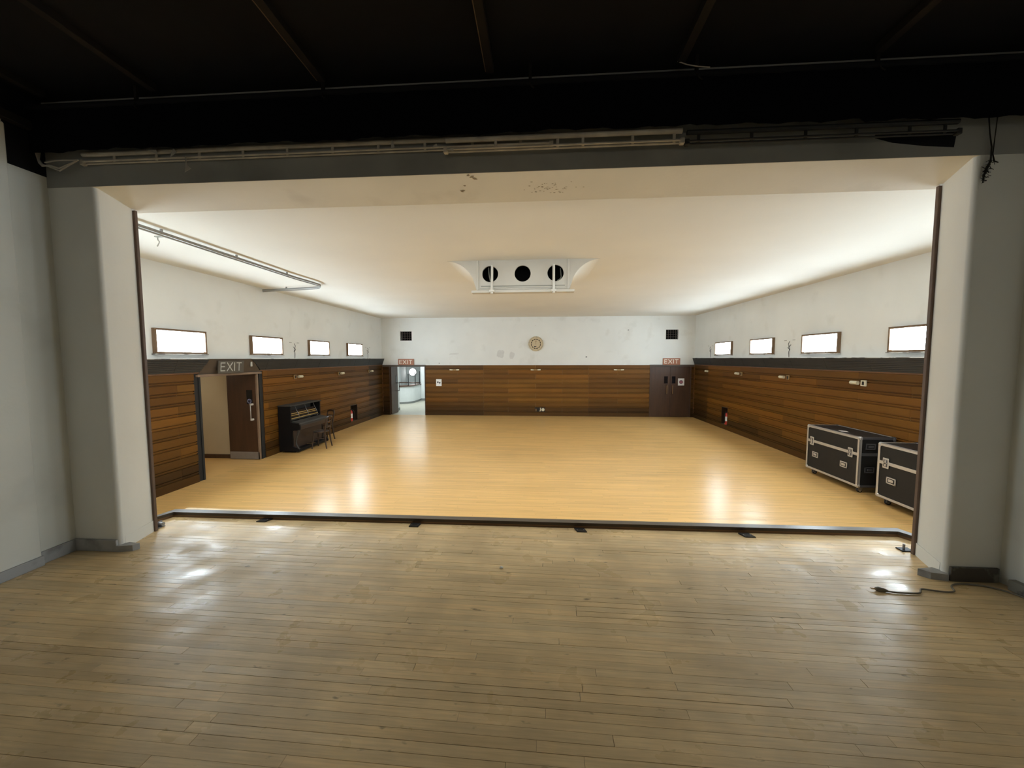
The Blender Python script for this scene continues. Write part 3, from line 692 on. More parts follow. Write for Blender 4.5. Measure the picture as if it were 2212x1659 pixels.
pp = thing('border_pipe', 'long black pipe carrying the black cloth border', 'pipe', (0, 3.19, 4.62))
obj('pipe', MB().cyl((SL + 0.04, 3.168, 4.616), (SR - 0.01, 3.168, 4.616), 0.022, 12), 'black', pp)
for x in (-3.4, -1.76, -0.07, 1.2, 2.5): obj('hanger', MB().box(x - 0.012, x + 0.012, 3.16, 3.18, 4.63, 4.75).tube([(x, 3.15, 4.60), (x + .01, 3.14, 4.57), (x + .03, 3.135, 4.55)], 0.006, 6), 'batten', pp)
tag(obj('loose_cord', MB().tube([(1.05, 3.15, 4.70), (1.12, 3.14, 4.665), (1.2, 3.14, 4.648), (1.29, 3.15, 4.645)], 0.004, 6), 'cablegrey'), 'short pale cord end lying over the black pipe', 'cord')

def ladder(name, label, x0, x1, zu, zl, y, xs, pm, skip=()):
    e = thing(name, label, 'rail', ((x0 + x1) / 2, y, zl))
    obj('upper_pipe', MB().cyl((x0, y, zu), (x1, y, zu), 0.019, 10), pm, e)
    for dy in (-0.013, 0.013): obj('lower_bar', MB().cyl((x0, y + dy, zl - dy * 0.35), (x1, y + dy, zl - dy * 0.35), 0.0085, 8), pm, e)
    for x in xs: obj('rung', MB().box(x - 0.011, x + 0.011, y - 0.005, y + 0.005, zl - 0.004, zu + 0.004, 0.002), pm, e)
    for x in (x0, x1): obj('end_clamp', MB().box(x - 0.018, x + 0.018, y - 0.020, y + 0.020, zl - 0.022, zl + 0.022, 0.005), pm, e)
    return e
ladder('ladder_bar', 'dusty grey-brown ladder bar over the left half of the opening', -4.05, 0.10, 4.262, 4.194, 3.268, [-3.75 + 0.4 * i for i in range(10)], 'dustypipe')
ladder('ladder_bar', 'dusty overlapping ladder bar under the middle of the black border', -0.76, 1.12, 4.226, 4.146, 3.214, [-0.35, 0.15, 0.35, 0.74, 1.06], 'dustypipe')
ladder('ladder_bar', 'black ladder bar over the right half of the opening', 1.16, 3.14, 4.215, 4.140, 3.222, [1.25, 1.65, 2.05, 2.42, 2.8, 3.05], 'darkpipe')  # right bar in a much darker tone than the other two
# scraps of torn paper and tape
for lab, x, z, sx, sz, a in (('torn paper scrap dangling below the ladder bar, left of its middle', -3.05, 4.10, .030, .022, 0.5), ('pale tape scrap caught on top of the left ladder bar', -3.36, 4.262, .05, .016, -0.4), ('pinkish crumpled scrap stuck above the left ladder bar rungs', -3.17, 4.235, .035, .02, 0.6),
                             ('small white scrap beside a rung near the middle of the bar', -0.86, 4.205, .022, .014, 0.1), ('bent white scrap on the ladder bar where the two bars overlap', -0.72, 4.15, .03, .014, -0.3), ('hanging strip of old tape left of the ladder overlap', -1.22, 4.23, .014, .035, 0.2)):
    c, s_ = cos(a), sin(a)
    P = [(-sx, -sz), (sx, -sz * 0.7), (sx * 0.8, sz), (-sx * 0.6, sz * 0.6)]
    m = MB(); y0 = 3.235 if x < -0.8 else 3.19
    if z < 4.12: m.box(x - .006, x + .006, y0, y0 + .004, z, 4.20)
    m.add([(x + c * p - s_ * q, y0 + 0.01 * i % 0.02, z + s_ * p + c * q) for i, (p, q) in enumerate(P)] + [(x + c * p - s_ * q, y0 + 0.003 + 0.01 * i % 0.02, z + s_ * p + c * q) for i, (p, q) in enumerate(P)],
          [(0, 1, 2, 3), (4, 5, 6, 7), (0, 1, 5, 4), (1, 2, 6, 5), (2, 3, 7, 6), (3, 0, 4, 7)])
    tag(obj('paper_scrap', m, 'scrap'), lab, 'scrap', 'scraps caught on the ladder bars')
cb = thing('cable_bundle', 'tangle of old grey cables looped at the left end of the ladder bar', 'cable', (-4.3, 3.25, 4.2))
rc = random.Random(2)
for k in range(4):
    dz = 0.010 * k
    obj('cable', MB().tube([(-4.44, 3.25 - .01 * k, 4.30 - dz), (-4.43, 3.23, 4.22 - dz), (-4.38, 3.215, 4.17 - dz * .6), (-4.30, 3.21, 4.14 + dz * .5), (-4.21, 3.21, 4.125 - .02 * (k == 0)), (-4.13, 3.215, 4.15 + dz * .3), (-4.06, 3.225, 4.19)], 0.0065, 6), 'cablegrey', cb)
obj('cable', MB().tube([(-4.36, 3.22, 4.185), (-4.25, 3.215, 4.195), (-4.15, 3.22, 4.198), (-4.05, 3.23, 4.198)], 0.006, 6), 'cablegrey', cb)
wbx = thing('cobweb_cord', 'sooty cobwebbed cord hanging down at the right corner of the opening', 'cord', (3.43, 3.29, 4.2))
obj('cord', MB().tube([(3.415, 3.285, 4.27), (3.425, 3.28, 4.15), (3.445, 3.28, 4.05), (3.450, 3.285, 3.95), (3.43, 3.29, 3.90), (3.415, 3.29, 3.84), (3.412, 3.29, 3.79)], [.004, .004, .005, .006, .008, .007, .003], 6), 'cobweb', wbx)
obj('cord', MB().tube([(3.475, 3.285, 4.27), (3.468, 3.285, 4.12), (3.462, 3.285, 4.0), (3.47, 3.28, 3.945), (3.50, 3.28, 3.935)], [.003, .003, .004, .006, .003], 6), 'cobweb', wbx)
m = MB()
for i in range(34):
    t = rc.random(); x = 3.445 + rc.gauss(0, .012) - .03 * t; z = 3.95 - .15 * t + rc.gauss(0, .012)
    p = Vector((x, 3.286, z)); d = Vector((rc.gauss(0, 1), rc.gauss(0, .2), rc.gauss(0, 1))).normalized() * rc.uniform(.01, .028)
    m.tube([p - d, p + d], 0.0022, 4)
tag(obj('cobweb', m, 'cobweb', wbx), kind='stuff')
tag(obj('paint_patch', MB().add([(2.62, 3.3035, 4.16), (2.75, 3.3035, 4.12), (3.0, 3.3035, 4.085), (3.2, 3.3035, 4.07), (3.215, 3.3035, 4.19), (2.62, 3.3035, 4.195), (2.62, 3.304, 4.16), (2.75, 3.304, 4.12), (3.0, 3.304, 4.085), (3.2, 3.304, 4.07), (3.215, 3.304, 4.19), (2.62, 3.304, 4.195)], [(0, 1, 2, 3, 4, 5), (11, 10, 9, 8, 7, 6)] + [(i, (i + 1) % 6, 6 + (i + 1) % 6, 6 + i) for i in range(6)]), 'black', fr), kind=None)

# ------------------------------------------------------------------ things on the stage floor
for lab, x, y, a in (('small dark floor plate at the kerb, nearest the left pier', -3.115, 4.055, 0.5), ('small dark floor plate at the kerb, second from the left pier', -1.359, 4.04, 0.12), ('small dark floor plate at the kerb, third from the left pier', 0.455, 4.03, -0.35), ('small dark floor plate at the kerb, nearest the right pier', 2.165, 4.02, -0.45)):
    e = thing('floor_plate', lab, 'plate', (x, y, ZS + 0.002), 'metal plates along the stage kerb')
    c, s_ = cos(a), sin(a)
    Q = lambda u, v_, z: (x + u + v_ * a * 0.9, y + v_, z)
    m = MB().add([Q(-.052, -.04, ZS + .002), Q(.052, -.04, ZS + .002), Q(.052, .04, ZS + .002), Q(-.052, .04, ZS + .002), Q(-.052, -.04, ZS + .011), Q(.052, -.04, ZS + .011), Q(.052, .04, ZS + .016), Q(-.052, .04, ZS + .016)],
                 [(0, 1, 2, 3), (4, 5, 6, 7), (0, 1, 5, 4), (1, 2, 6, 5), (2, 3, 7, 6), (3, 0, 4, 7)])
    obj('plate', m, 'darkmetal', e)
    for u in (-.035, .035): obj('screw', MB().cyl(Q(u, 0, ZS + .012), Q(u, 0, ZS + .0155), 0.006, 8), 'greymetal', e)
lb = thing('floor_bracket', 'small grey metal roller bracket at the foot of the left pier', 'bracket', (-4.15, 3.82, ZS))
obj('bracket_plate', MB().box(-4.175, -4.165, 3.77, 3.87, ZS, ZS + 0.06, 0.003).box(-4.175, -4.12, 3.78, 3.86, ZS + 0.001, ZS + 0.008, 0.002), 'greymetal', lb)
obj('roller', MB().cyl((-4.165, 3.835, ZS + .032), (-4.12, 3.835, ZS + .032), 0.022, 12), 'greymetal', lb)
rbk = thing('floor_bracket', 'small dark metal foot with upright pin at the right pier', 'bracket', (3.55, 3.80, ZS))
obj('bracket_plate', MB().box(3.46, 3.57, 3.775, 3.85, ZS + 0.001, ZS + 0.012, 0.003), 'darkmetal', rbk)
obj('pin', MB().cyl((3.507, 3.815, ZS + .01), (3.507, 3.815, ZS + .06), 0.010, 10), 'greymetal', rbk)
cbp = thing('power_cable', 'brown flex with a plug lying on the stage floor by the right pier', 'cable', (2.7, 3.1, ZS))
def smooth(P, k=6):
    P = [Vector(p) for p in P]; out = []
    for i in range(len(P) - 1):
        a, b, c, d = P[max(i - 1, 0)], P[i], P[i + 1], P[min(i + 2, len(P) - 1)]
        for j in range(k):
            t = j / k; out.append(0.5 * ((2 * b) + (c - a) * t + (2 * a - 5 * b + 4 * c - d) * t * t + (3 * b - a - 3 * c + d) * t ** 3))
    return out + [P[-1]]
zc_ = ZS + 0.009
obj('flex', MB().tube(smooth([(2.74, 3.098, zc_), (2.80, 3.085, zc_), (2.90, 3.080, zc_), (2.98, 3.09, zc_), (3.04, 3.143, zc_), (3.10, 3.135, zc_), (3.19, 3.118, zc_), (3.27, 3.13, zc_), (3.32, 3.20, zc_), (3.39, 3.235, zc_), (3.47, 3.24, zc_), (3.60, 3.215, zc_), (3.70, 3.12, zc_), (3.735, 2.95, zc_), (3.74, 2.6, zc_)]), 0.0065, 8), 'cablebrown', cbp)
pg = obj('plug', MB().tube([(2.672, 3.113, ZS + .016), (2.69, 3.110, ZS + .016), (2.725, 3.102, ZS + .014), (2.75, 3.097, ZS + .011)], [.012, .018, .015, .008], 10), 'cablebrown', cbp)
for dy in (-.006, .006): obj('prong', MB().cyl((2.64, 3.118 + dy, ZS + .016), (2.675, 3.113 + dy, ZS + .016), .0028, 6), 'brass', pg)
tag(obj('plaster_crumb', MB().tube([(-0.335, 3.235, ZS + .006), (-0.322, 3.24, ZS + .011), (-0.305, 3.245, ZS + .006)], [.006, .011, .005], 7), 'white'), 'tiny white plaster crumb on the bare stage boards', 'crumb')

# ------------------------------------------------------------------ ceiling lighting housing
hs = thing('spotlight_housing', 'white flared housing with three round holes on the hall ceiling', 'light housing', (-0.28, 6.87, ZC))
HX = -0.28; HY = 6.87; ZB = 3.635
def drop(ax):
    """drop below the ceiling at |x - HX|"""
    if ax <= 0.84: return ZC - ZB
    if ax >= 1.37: return 0.0
    t = (1.37 - ax) / 0.53
    return (ZC - ZB) * (1 - math.sqrt(max(0.0, 1 - t * t))) * 0.98 if t < 1 else ZC - ZB
nx, ny = 72, 14; vs = []; fs = []
for j in range(ny + 1):
    ty = j / ny; g = (1 - ty) ** 2 * (1 + 2 * ty)
    for i in range(nx + 1):
        x = HX - 1.40 + 2.80 * i / nx; vs.append((x, HY + 2.6 * ty, ZC + 0.002 - drop(abs(x - HX)) * g))
for j in range(ny):
    for i in range(nx): a = j * (nx + 1) + i; fs.append((a, a + 1, a + nx + 2, a + nx + 1))
m = MB().add(vs, fs); m.sm = True
obj('plaster_hood', m, 'ceiling', hs)
# front wings
for sg in (-1, 1):
    P = [(HX + sg * 0.81, ZC + 0.002)] + [(HX + sg * (0.81 + 0.56 * i / 14), 0) for i in range(15)][::-1]
    P = [(HX + sg * 0.81, ZC + 0.002), (HX + sg * 1.37, ZC + 0.002)] + [(HX + sg * (1.37 - 0.56 * i / 14), ZC - drop(1.37 - 0.56 * i / 14)) for i in range(1, 15)]
    obj('wing', MB().prism(P, 1, HY - 0.012, HY + 0.02), 'housing', hs)
# front panel with three holes
fp = MB(); zt, zb_ = ZC + 0.001, 3.705; yf, yk = HY - 0.02, HY + 0.02
cells = [(HX - 0.81, HX - 0.29, -0.856), (HX - 0.29, HX + 0.29, -0.281), (HX + 0.29, HX + 0.81, 0.296)]
zc0, rh = 3.937, 0.142
for (xa, xb2, cx) in cells:
    angs = sorted(set([2 * pi * k / 40 for k in range(40)] + [math.atan2(zz - zc0, xx - cx) % (2 * pi) for xx in (xa, xb2) for zz in (zb_, zt)]))
    ring_i, ring_o = [], []
    for a in angs:
        dx, dz = cos(a), sin(a); ts = []
        if abs(dx) > 1e-9: ts.append(((xb2 if dx > 0 else xa) - cx) / dx)
        if abs(dz) > 1e-9: ts.append(((zt if dz > 0 else zb_) - zc0) / dz)
        t = min(ts); ring_o.append((cx + dx * t, zc0 + dz * t)); ring_i.append((cx + dx * rh, zc0 + dz * rh))
    k = len(angs)
    vs = [(p[0], yf, p[1]) for p in ring_i] + [(p[0], yf, p[1]) for p in ring_o] + [(p[0], yk, p[1]) for p in ring_i]
    fs = []
    for i in range(k):
        j = (i + 1) % k; fs += [(i, j, k + j, k + i), (i, j, 2 * k + j, 2 * k + i)]
    fp.add(vs, fs)
fp.box(HX - 0.81, HX + 0.81, yf, yk, 3.64, 3.705)
obj('front_panel', fp, 'housing', hs)
obj('dark_interior', MB().box(HX - 0.80, HX + 0.80, HY + 0.29, HY + 0.30, 3.745, ZC).box(HX - 0.80, HX + 0.80, HY + 0.02, HY + 0.30, 3.745, 3.755).box(HX - .80, HX - .79, HY + .02, HY + .30, 3.745, ZC).box(HX + .79, HX + .80, HY + .02, HY + .30, 3.745, ZC).box(HX - .8, HX + .8, HY + .02, HY + .30, ZC - .012, ZC - .002), 'hole', hs)
obj('lip_board', MB().box(HX - 0.90, HX + 0.90, HY - 0.10, HY + 0.05, 3.598, 3.640, 0.004), 'housing', hs)
for sg in (-1, 1): obj('side_moulding', MB().box(HX + sg * 0.80 - 0.02, HX + sg * 0.80 + 0.02, HY - 0.038, HY - 0.015, 3.66, ZC, 0.003), 'housing', hs)
obj('slot', MB().box(HX - 0.74, HX + 0.74, HY - 0.024, HY - 0.019, 3.715, 3.732), 'clockmark', hs)
for z in (3.672, 3.698): obj('moulding', MB().box(HX - 0.76, HX + 0.76, HY - 0.034, HY - 0.018, z - 0.007, z + 0.007, 0.002), 'housing', hs)
for lab, x in (('near-left pipe', -0.815), ('near-right pipe', 0.262)):
    e = obj('hanging_pipe', MB().cyl((x, HY - 0.13, 3.575), (x, HY - 0.06, 4.075), 0.022, 12), 'whitepipe', hs)
    obj('clamp', MB().box(x - 0.045, x + 0.045, HY - 0.16, HY - 0.10, 3.60, 3.64, 0.008), 'whitepipe', e)
obj('dangling_flex', MB().tube(smooth([(-0.90, HY + .12, 4.08), (-0.89, HY + .10, 3.95), (-0.865, HY + .08, 3.83)]), .010, 6), 'clockmark', hs)
obj('dangling_flex', MB().tube(smooth([(0.385, HY + .12, 4.05), (0.395, HY + .08, 3.93), (0.39, HY + .05, 3.86), (0.33, HY + .03, 3.815)]), .008, 6), 'clockmark', hs)

# curtain track ---------------------------------------------------------------
cr = thing('curtain_track', 'grey curtain track on the ceiling curving round towards the lobby doorway', 'rail', (-4.71, 6.0, 4.02))
KT = 1.064
path = smooth([(a_ * KT, b_ * KT, 4.126) for a_, b_, c_ in [(-4.712, 3.85, 4.025), (-4.713, 5.0, 4.025), (-4.714, 6.3, 4.025), (-4.712, 7.2, 4.025), (-4.675, 7.70, 4.025), (-4.68, 8.02, 4.025), (-4.83, 8.24, 4.025), (-5.15, 8.34, 4.025), (-5.7, 8.43, 4.025), (-6.34, 8.535, 4.025)]], 8)
obj('track', MB().tube(path, 0.020, 6), 'rail', cr)
obj('track_flange', MB().tube([p + Vector((0, 0, -0.036)) for p in path], 0.012, 6), 'rail', cr)
for (x, y) in ((-4.713, 4.6), (-4.714, 5.8), (-4.71, 7.0), (-4.75, 8.15), (-5.7, 8.43)): x *= KT; y *= KT; obj('hanger', MB().box(x - 0.012, x + 0.012, y - 0.012, y + 0.012, 4.13, ZC), 'rail', cr)
obj('hook', MB().tube(smooth([(-5.10, 4.92, 4.085), (-5.11, 4.93, 4.05), (-5.09, 4.93, 4.02), (-5.12, 4.94, 3.99), (-5.135, 4.94, 3.965)]), .007, 6).box(-5.13, -5.01, 4.90, 4.93, 4.078, 4.092), 'clockmark', cr)

# ------------------------------------------------------------------ far wall fittings
for lab, (x0, x1, z0, z1), k in (('dark ventilation grille over the open foyer doorway', GL, 0), ('dark ventilation grille over the closed double doors', GR, 1)):
    e = thing('vent_grille', lab, 'grille', ((x0 + x1) / 2, PB, z0), 'grilles on the far wall')
    obj('duct_back', MB().box(x0, x1, PB + 0.12, PB + 0.13, z0, z1), 'hole', e)
    m = MB(); t = 0.014
    m.box(x0, x1, PB - 0.006, PB + 0.02, z0, z0 + t).box(x0, x1, PB - 0.006, PB + 0.02, z1 - t, z1).box(x0, x0 + t, PB - 0.006, PB + 0.02, z0, z1).box(x1 - t, x1, PB - 0.006, PB + 0.02, z0, z1)
    obj('grille_frame', m, 'grille', e)
    for i in range(1, 5): x = x0 + (x1 - x0) * i / 5; obj('bar', MB().box(x - .006, x + .006, PB + .002, PB + .014, z0 + t, z1 - t), 'grille', e)
    for i in range(1, 4): z = z0 + (z1 - z0) * i / 4; obj('bar', MB().box(x0 + t, x1 - t, PB + .0, PB + .012, z - .006, z + .006), 'grille', e)

def strokes(m, mapf, hgt, wid, sw, gap, depth):
    """E X I T as flat raised strokes. mapf(u, z, d) -> world point; u from 0"""
    def quad(P):
        vs = [mapf(u, z, 0) for u, z in P] + [mapf(u, z, depth) for u, z in P]
        m.add(vs, [(0, 1, 2, 3), (4, 5, 6, 7), (0, 1, 5, 4), (1, 2, 6, 5), (2, 3, 7, 6), (3, 0, 4, 7)])
    def bar(u0, z0, u1, z1):
        d = Vector((u1 - u0, z1 - z0)); n = Vector((-d.y, d.x)).normalized() * sw / 2
        quad([(u0 + n.x, z0 + n.y), (u1 + n.x, z1 + n.y), (u1 - n.x, z1 - n.y), (u0 - n.x, z0 - n.y)])
    u = 0; h, w_ = hgt, wid; s2 = sw / 2
    bar(u + s2, 0, u + s2, h); bar(u, h - s2, u + w_ * .82, h - s2); bar(u, s2, u + w_ * .82, s2); bar(u, h * .52, u + w_ * .74, h * .52)
    u += w_ * .82 + gap
    bar(u, 0, u + w_, h); bar(u, h, u + w_, 0)
    u += w_ + gap
    bar(u + s2, 0, u + s2, h)
    u += sw + gap
    bar(u, h - s2, u + w_ * .95, h - s2); bar(u + w_ * .475, 0, u + w_ * .475, h)
    return u + w_ * .95
for lab, x0, x1, z0, z1 in (('terracotta EXIT sign above the open foyer doorway', -6.035, -5.345, 2.150, 2.428), ('terracotta EXIT sign above the closed double doors', 5.115, 5.803, 2.160, 2.440)):
    e = thing('exit_sign', lab, 'sign', ((x0 + x1) / 2, PB, z0), 'EXIT signs')
    obj('sign_board', MB().box(x0, x1, PB - 0.045, PB - 0.012, z0, z1, 0.004), 'terra', e)
    obj('sign_back', MB().box(x0 + .02, x1 - .02, PB - 0.012, PB, z0 + .02, z1 - .02), 'terra', e)
    m = MB(); strokes(m, lambda u, z, d: (x0 + 0.045 + u, PB - 0.0455 - d, z0 + 0.06 + z), 0.172, 0.148, 0.026, 0.045, 0.003)
    obj('lettering', m, 'letter', e)
e = thing('exit_sign', 'grey EXIT sign leaning on the brown hood over the lobby doorway', 'sign', (XL + 0.1, 7.9, 2.14), 'EXIT signs')
# board faces the hall, slightly tilted
sy0, sy1 = 7.53, 8.22
def hoodmap(u, z, d):
    # u along +Y, tilt outwards towards the top
    xx = XL + 0.080 + 0.024 * z / 0.30 + d
    return (xx, sy0 + u, 2.142 + z)
m = MB(); T = 0.018
vs = [hoodmap(u, z, d) for d in (0, T) for (u, z) in ((0, 0), (sy1 - sy0, 0), (sy1 - sy0, 0.265), (0, 0.265))]
m.add(vs, [(0, 1, 2, 3), (4, 5, 6, 7), (0, 1, 5, 4), (1, 2, 6, 5), (2, 3, 7, 6), (3, 0, 4, 7)])
obj('sign_board', m, 'signgrey', e)
m = MB(); strokes(m, lambda u, z, d: hoodmap(0.05 + u, 0.045 + z, T + 0.001 + d), 0.185, 0.15, 0.020, 0.045, 0.003)
obj('lettering', m, 'lettergrey', e)

ck = thing('wall_clock', 'round cream wall clock with dark hour marks on the far wall', 'clock', (-0.107, PB, 3.05))
cx, cz = -0.107, 3.05
obj('clock_body', MB().disc((cx, PB, cz), 0.315, 1, 0.045, 48), 'clock', ck)
m = MB()
for k in range(30):
    a = 2 * pi * k / 30 + .05
    if 4.4 < a % (2 * pi) < 5.05: continue
    wd = 0.07 * (0.7 + 0.6 * ((k * 7) % 5) / 5)
    obj('outer_mark', MB().disc((cx, PB - 0.0455, cz), 0.305, 1, 0.002, 2, r0=0.258 + 0.012 * ((k * 3) % 4) / 4, a0=a - wd, a1=a + wd * .3), 'clockmark', ck)
for k in range(12):
    a = 2 * pi * (k + .5) / 12
    obj('hour_mark', MB().disc((cx, PB - 0.0455, cz), 0.210, 1, 0.003, 4, r0=0.176, a0=a - .19, a1=a + .19), 'clockseg', ck)
obj('hand', MB().box(cx - .006, cx + .006, PB - .056, PB - .050, cz - .03, cz + .10).disc((cx, PB - .050, cz + .10), .028, 1, .005, 16, r0=.016), 'hand', ck)
obj('hand', MB().prism([(cx - .085, cz - .10), (cx + .03, cz - .098), (cx + .02, cz - .115), (cx - .03, cz - .135), (cx - .07, cz - .13)], 1, PB - .054, PB - .049), 'ink', ck)

# notices
n1 = thing('notice', 'white paper notice with a black two-part target mark, on the boards by the open doorway', 'notice', (-4.27, YB, 1.26), 'paper notices')
obj('paper', MB().box(-4.388, -4.15, YB - .003, YB - .001, 1.262, 1.56), 'white', n1)
m = MB()
for a0 in (pi / 2 + .55, 3 * pi / 2 + .55): m.disc((-4.269, YB - .0032, 1.415), 0.072, 1, 0.0008, 10, r0=0.003, a0=a0, a1=a0 + pi / 2 - .1)
obj('printed_mark', m, 'ink', n1)
n2 = thing('notice', 'white paper notice with a round purple and red sign, on the closed double doors', 'notice', (5.87, PB, 1.31), 'paper notices')
obj('paper', MB().box(5.746, 5.995, PB - .016, PB - .0135, 1.312, 1.604), 'white', n2)
obj('printed_disc', MB().disc((5.868, PB - .016, 1.455), 0.078, 1, 0.0008, 32), 'purple', n2)
obj('printed_bar', MB().box(5.803, 5.933, PB - .0178, PB - .0168, 1.432, 1.476).disc((5.868, PB - .0168, 1.455), 0.060, 1, .0006, 24, r0=.048), 'pink', n2)

# wall lamp remnants
def holder_pair(lab, x):
    e = thing('wall_lamp', lab, 'lamp', (x, YB, 1.956), 'bare lamp fittings on the far wall')
    obj('back_plate', MB().box(x - .07, x + .07, YB - .014, YB, 1.925, 1.985, .004), 'brass', e)
    for sg in (-1, 1): obj('lamp_holder', MB().tube([(x + sg * .07, YB - .035, 1.956), (x + sg * .10, YB - .035, 1.957), (x + sg * .205, YB - .04, 1.962)], [.018, .030, .030], 10), 'cream', e)
holder_pair('cream two-ended lamp fitting high on the boards above the target notice', -3.577)
holder_pair('cream two-ended lamp fitting high on the boards below the clock', -0.115)
holder_pair('cream two-ended lamp fitting high on the boards nearest the double doors', 3.33)
def side_lamp(lab, side, yb, yc, box=True, second=False):
    x = XL if side == 'L' else XR; sx = 1 if side == 'L' else -1; z = 1.945
    e = thing('wall_lamp', lab, 'lamp', (x, (yb + yc) / 2, z), 'bare lamp fittings on the side walls')
    X = lambda d0, d1: (min(x + sx * d0, x + sx * d1), max(x + sx * d0, x + sx * d1))
    if box:
        b = obj('socket_box', MB().box(*X(0, .03), yb - .06, yb + .06, z - .058, z + .058, .005), 'brass' if not second else 'cream', e)
        obj('socket_hole', MB().box(*X(.0302, .032), yb - .026, yb + .026, z - .034, z + .034), 'creamdark', b)
    obj('lamp_holder', MB().tube([(x + sx * .03, yc - .085, z), (x + sx * .035, yc + .085, z)], .038, 10), 'cream', e)
    obj('bracket', MB().box(*X(0, .03), yc - .02, yc + .02, z - .02, z + .02), 'brass', e)
side_lamp('brass box and cream lamp holder on the boards above the piano', 'L', 10.17, 10.38)
side_lamp('brass box and cream lamp holder between piano and extinguisher niche', 'L', 12.52, 12.72)
side_lamp('brass box and cream lamp holder next to the far corner on the piano wall', 'L', 14.84, 15.04)
side_lamp('cream lamp holder and cream box above the flight cases, nearest the right pier', 'R', 7.95, 8.15, True, True)
side_lamp('brass box and cream lamp holder on the case wall, second from the right pier', 'R', 10.24, 10.46)
side_lamp('brass box and cream lamp holder on the case wall above the extinguisher niche', 'R', 12.50, 12.74)
side_lamp('lone cream lamp holder next to the far corner on the case wall', 'R', 14.8, 14.97, False)
sk = thing('socket_box', 'dark recessed box with two cream sockets low on the far boards', 'socket', (0.07, YB, .19))
obj('back_plate', MB().box(-.14, .285, YB - .012, YB + .004, .185, .365, .003), 'creamdark', sk)
obj('socket', MB().disc((.20, YB - .012, .272), .066, 1, .02, 20), 'cream', sk)
obj('socket', MB().box(.075, .115, YB - .034, YB - .012, .205, .35, .006).box(.04, .115, YB - .03, YB - .012, .205, .23, .004), 'cream', sk)
obj('knob', MB().box(-.11, -.075, YB - .03, YB - .012, .20, .31, .004), 'brass', sk)

# loose wires where older lamps were removed
def stub(lab, side, y):
    x = PL_ + 0.003 if side == 'L' else PR_ - 0.003; sx = 1 if side == 'L' else -1
    e = thing('wire_stub', lab, 'wire', (x, y, 2.47), 'wire stubs above the ledges')
    obj('wire', MB().tube(smooth([(x, y, 2.87), (x + sx * .02, y + .02, 2.80), (x + sx * .03, y - .02, 2.74), (x + sx * .02, y + .03, 2.70), (x + sx * .015, y - .02, 2.66), (x + sx * .008, y + .01, 2.60), (x, y + .01, 2.46)]), .006, 6), 'ink', e)
    obj('wire', MB().tube(smooth([(x, y - .05, 2.78), (x + sx * .025, y - .02, 2.72), (x + sx * .02, y - .05, 2.64)]), .006, 6), 'ink', e)
    for dy in (-.16, .17): obj('clip', MB().box(min(x, x + sx * .008), max(x, x + sx * .008), y + dy - .045, y + dy + .045, 2.885, 2.897), 'clockmark', e)
stub('dark wire stub and clips between the second and third windows above the piano', 'L', 10.24)
stub('dark wire stub and clips near the far corner above the ledge on the piano wall', 'L', 14.82)
stub('dark wire stub and clips between the middle windows above the flight case wall', 'R', 10.29)
stub('dark wire stub and clips near the far corner on the flight case wall', 'R', 14.79)

# extinguisher niches
def niche(wall, side, N_):
    x = PL_ if side == 'L' else PR_; sx = -1 if side == 'L' else 1
    X = lambda d0, d1: (min(x + sx * d0, x + sx * d1), max(x + sx * d0, x + sx * d1))
    e = plain(obj('niche', MB().box(*X(.19, .215), N_[0], N_[1], N_[2], N_[3]), 'kerbdark', wall), 'dark recess in the boards holding an extinguisher')
    for y0, y1 in ((N_[0], N_[0] + .012), (N_[1] - .012, N_[1])): obj('side_board', MB().box(*X(-.026, .19), y0, y1, N_[2], N_[3]), 'kerbdark', e)
    obj('bottom_board', MB().box(*X(-.028, .19), N_[0] + .012, N_[1] - .012, N_[2], N_[2] + .014), 'hood', e)
    obj('top_board', MB().box(*X(-.026, .19), N_[0] + .012, N_[1] - .012, N_[3] - .014, N_[3]), 'hood', e)
def extinguisher(lab, cx, cy, sgn, hose_dy):
    z0 = .157 + .015
    e = thing('fire_extinguisher', lab, 'fire extinguisher', (cx, cy, z0), 'fire extinguishers')
    r = .075
    prof = [(0, 0), (r * .9, 0), (r, .015), (r, .33), (r * .85, .375), (r * .4, .40), (.02, .405), (0, .405)]
    m = MB(); n = 18; vs = []; fs = []
    for (rr_, z) in prof:
        for k in range(n): vs.append((cx + rr_ * cos(2 * pi * k / n), cy + rr_ * sin(2 * pi * k / n), z0 + z))
    for i in range(len(prof) - 1):
        for k in range(n): fs.append((i * n + k, i * n + (k + 1) % n, (i + 1) * n + (k + 1) % n, (i + 1) * n + k))
    m.add(vs, fs); m.sm = True
    obj('cylinder', m, 'red', e)
    lm = MB(); A = [(-.9 + 1.8 * i / 8) + (0 if sgn > 0 else pi) - .5 * sgn for i in range(9)]
    lm.add([(cx + (r + .001) * cos(a), cy + (r + .001) * sin(a), z0 + z) for z in (.12, .28) for a in A], [(i, i + 1, 10 + i, 9 + i) for i in range(8)])
    obj('label_plate', lm, 'white', e)
    obj('valve', MB().cyl((cx, cy, z0 + .40), (cx, cy, z0 + .44), .016, 10).box(cx - .06, cx + .03, cy - .01, cy + .01, z0 + .44, z0 + .455, .003), 'darkmetal', e)
    obj('hose', MB().tube(smooth([(cx + sgn * .02, cy, z0 + .425), (cx + sgn * .07, cy + hose_dy * .5, z0 + .40), (cx + sgn * .09, cy + hose_dy, z0 + .28), (cx + sgn * .09, cy + hose_dy, z0 + .14), (cx + sgn * .08, cy + hose_dy, z0 + .06)]), .011, 8), 'rubber', e)
niche(wl, 'L', NL); niche(wr, 'R', NR)
extinguisher('red fire extinguisher with white label in the recess beyond the piano', PL_ - .05, 13.40, 1, .12)
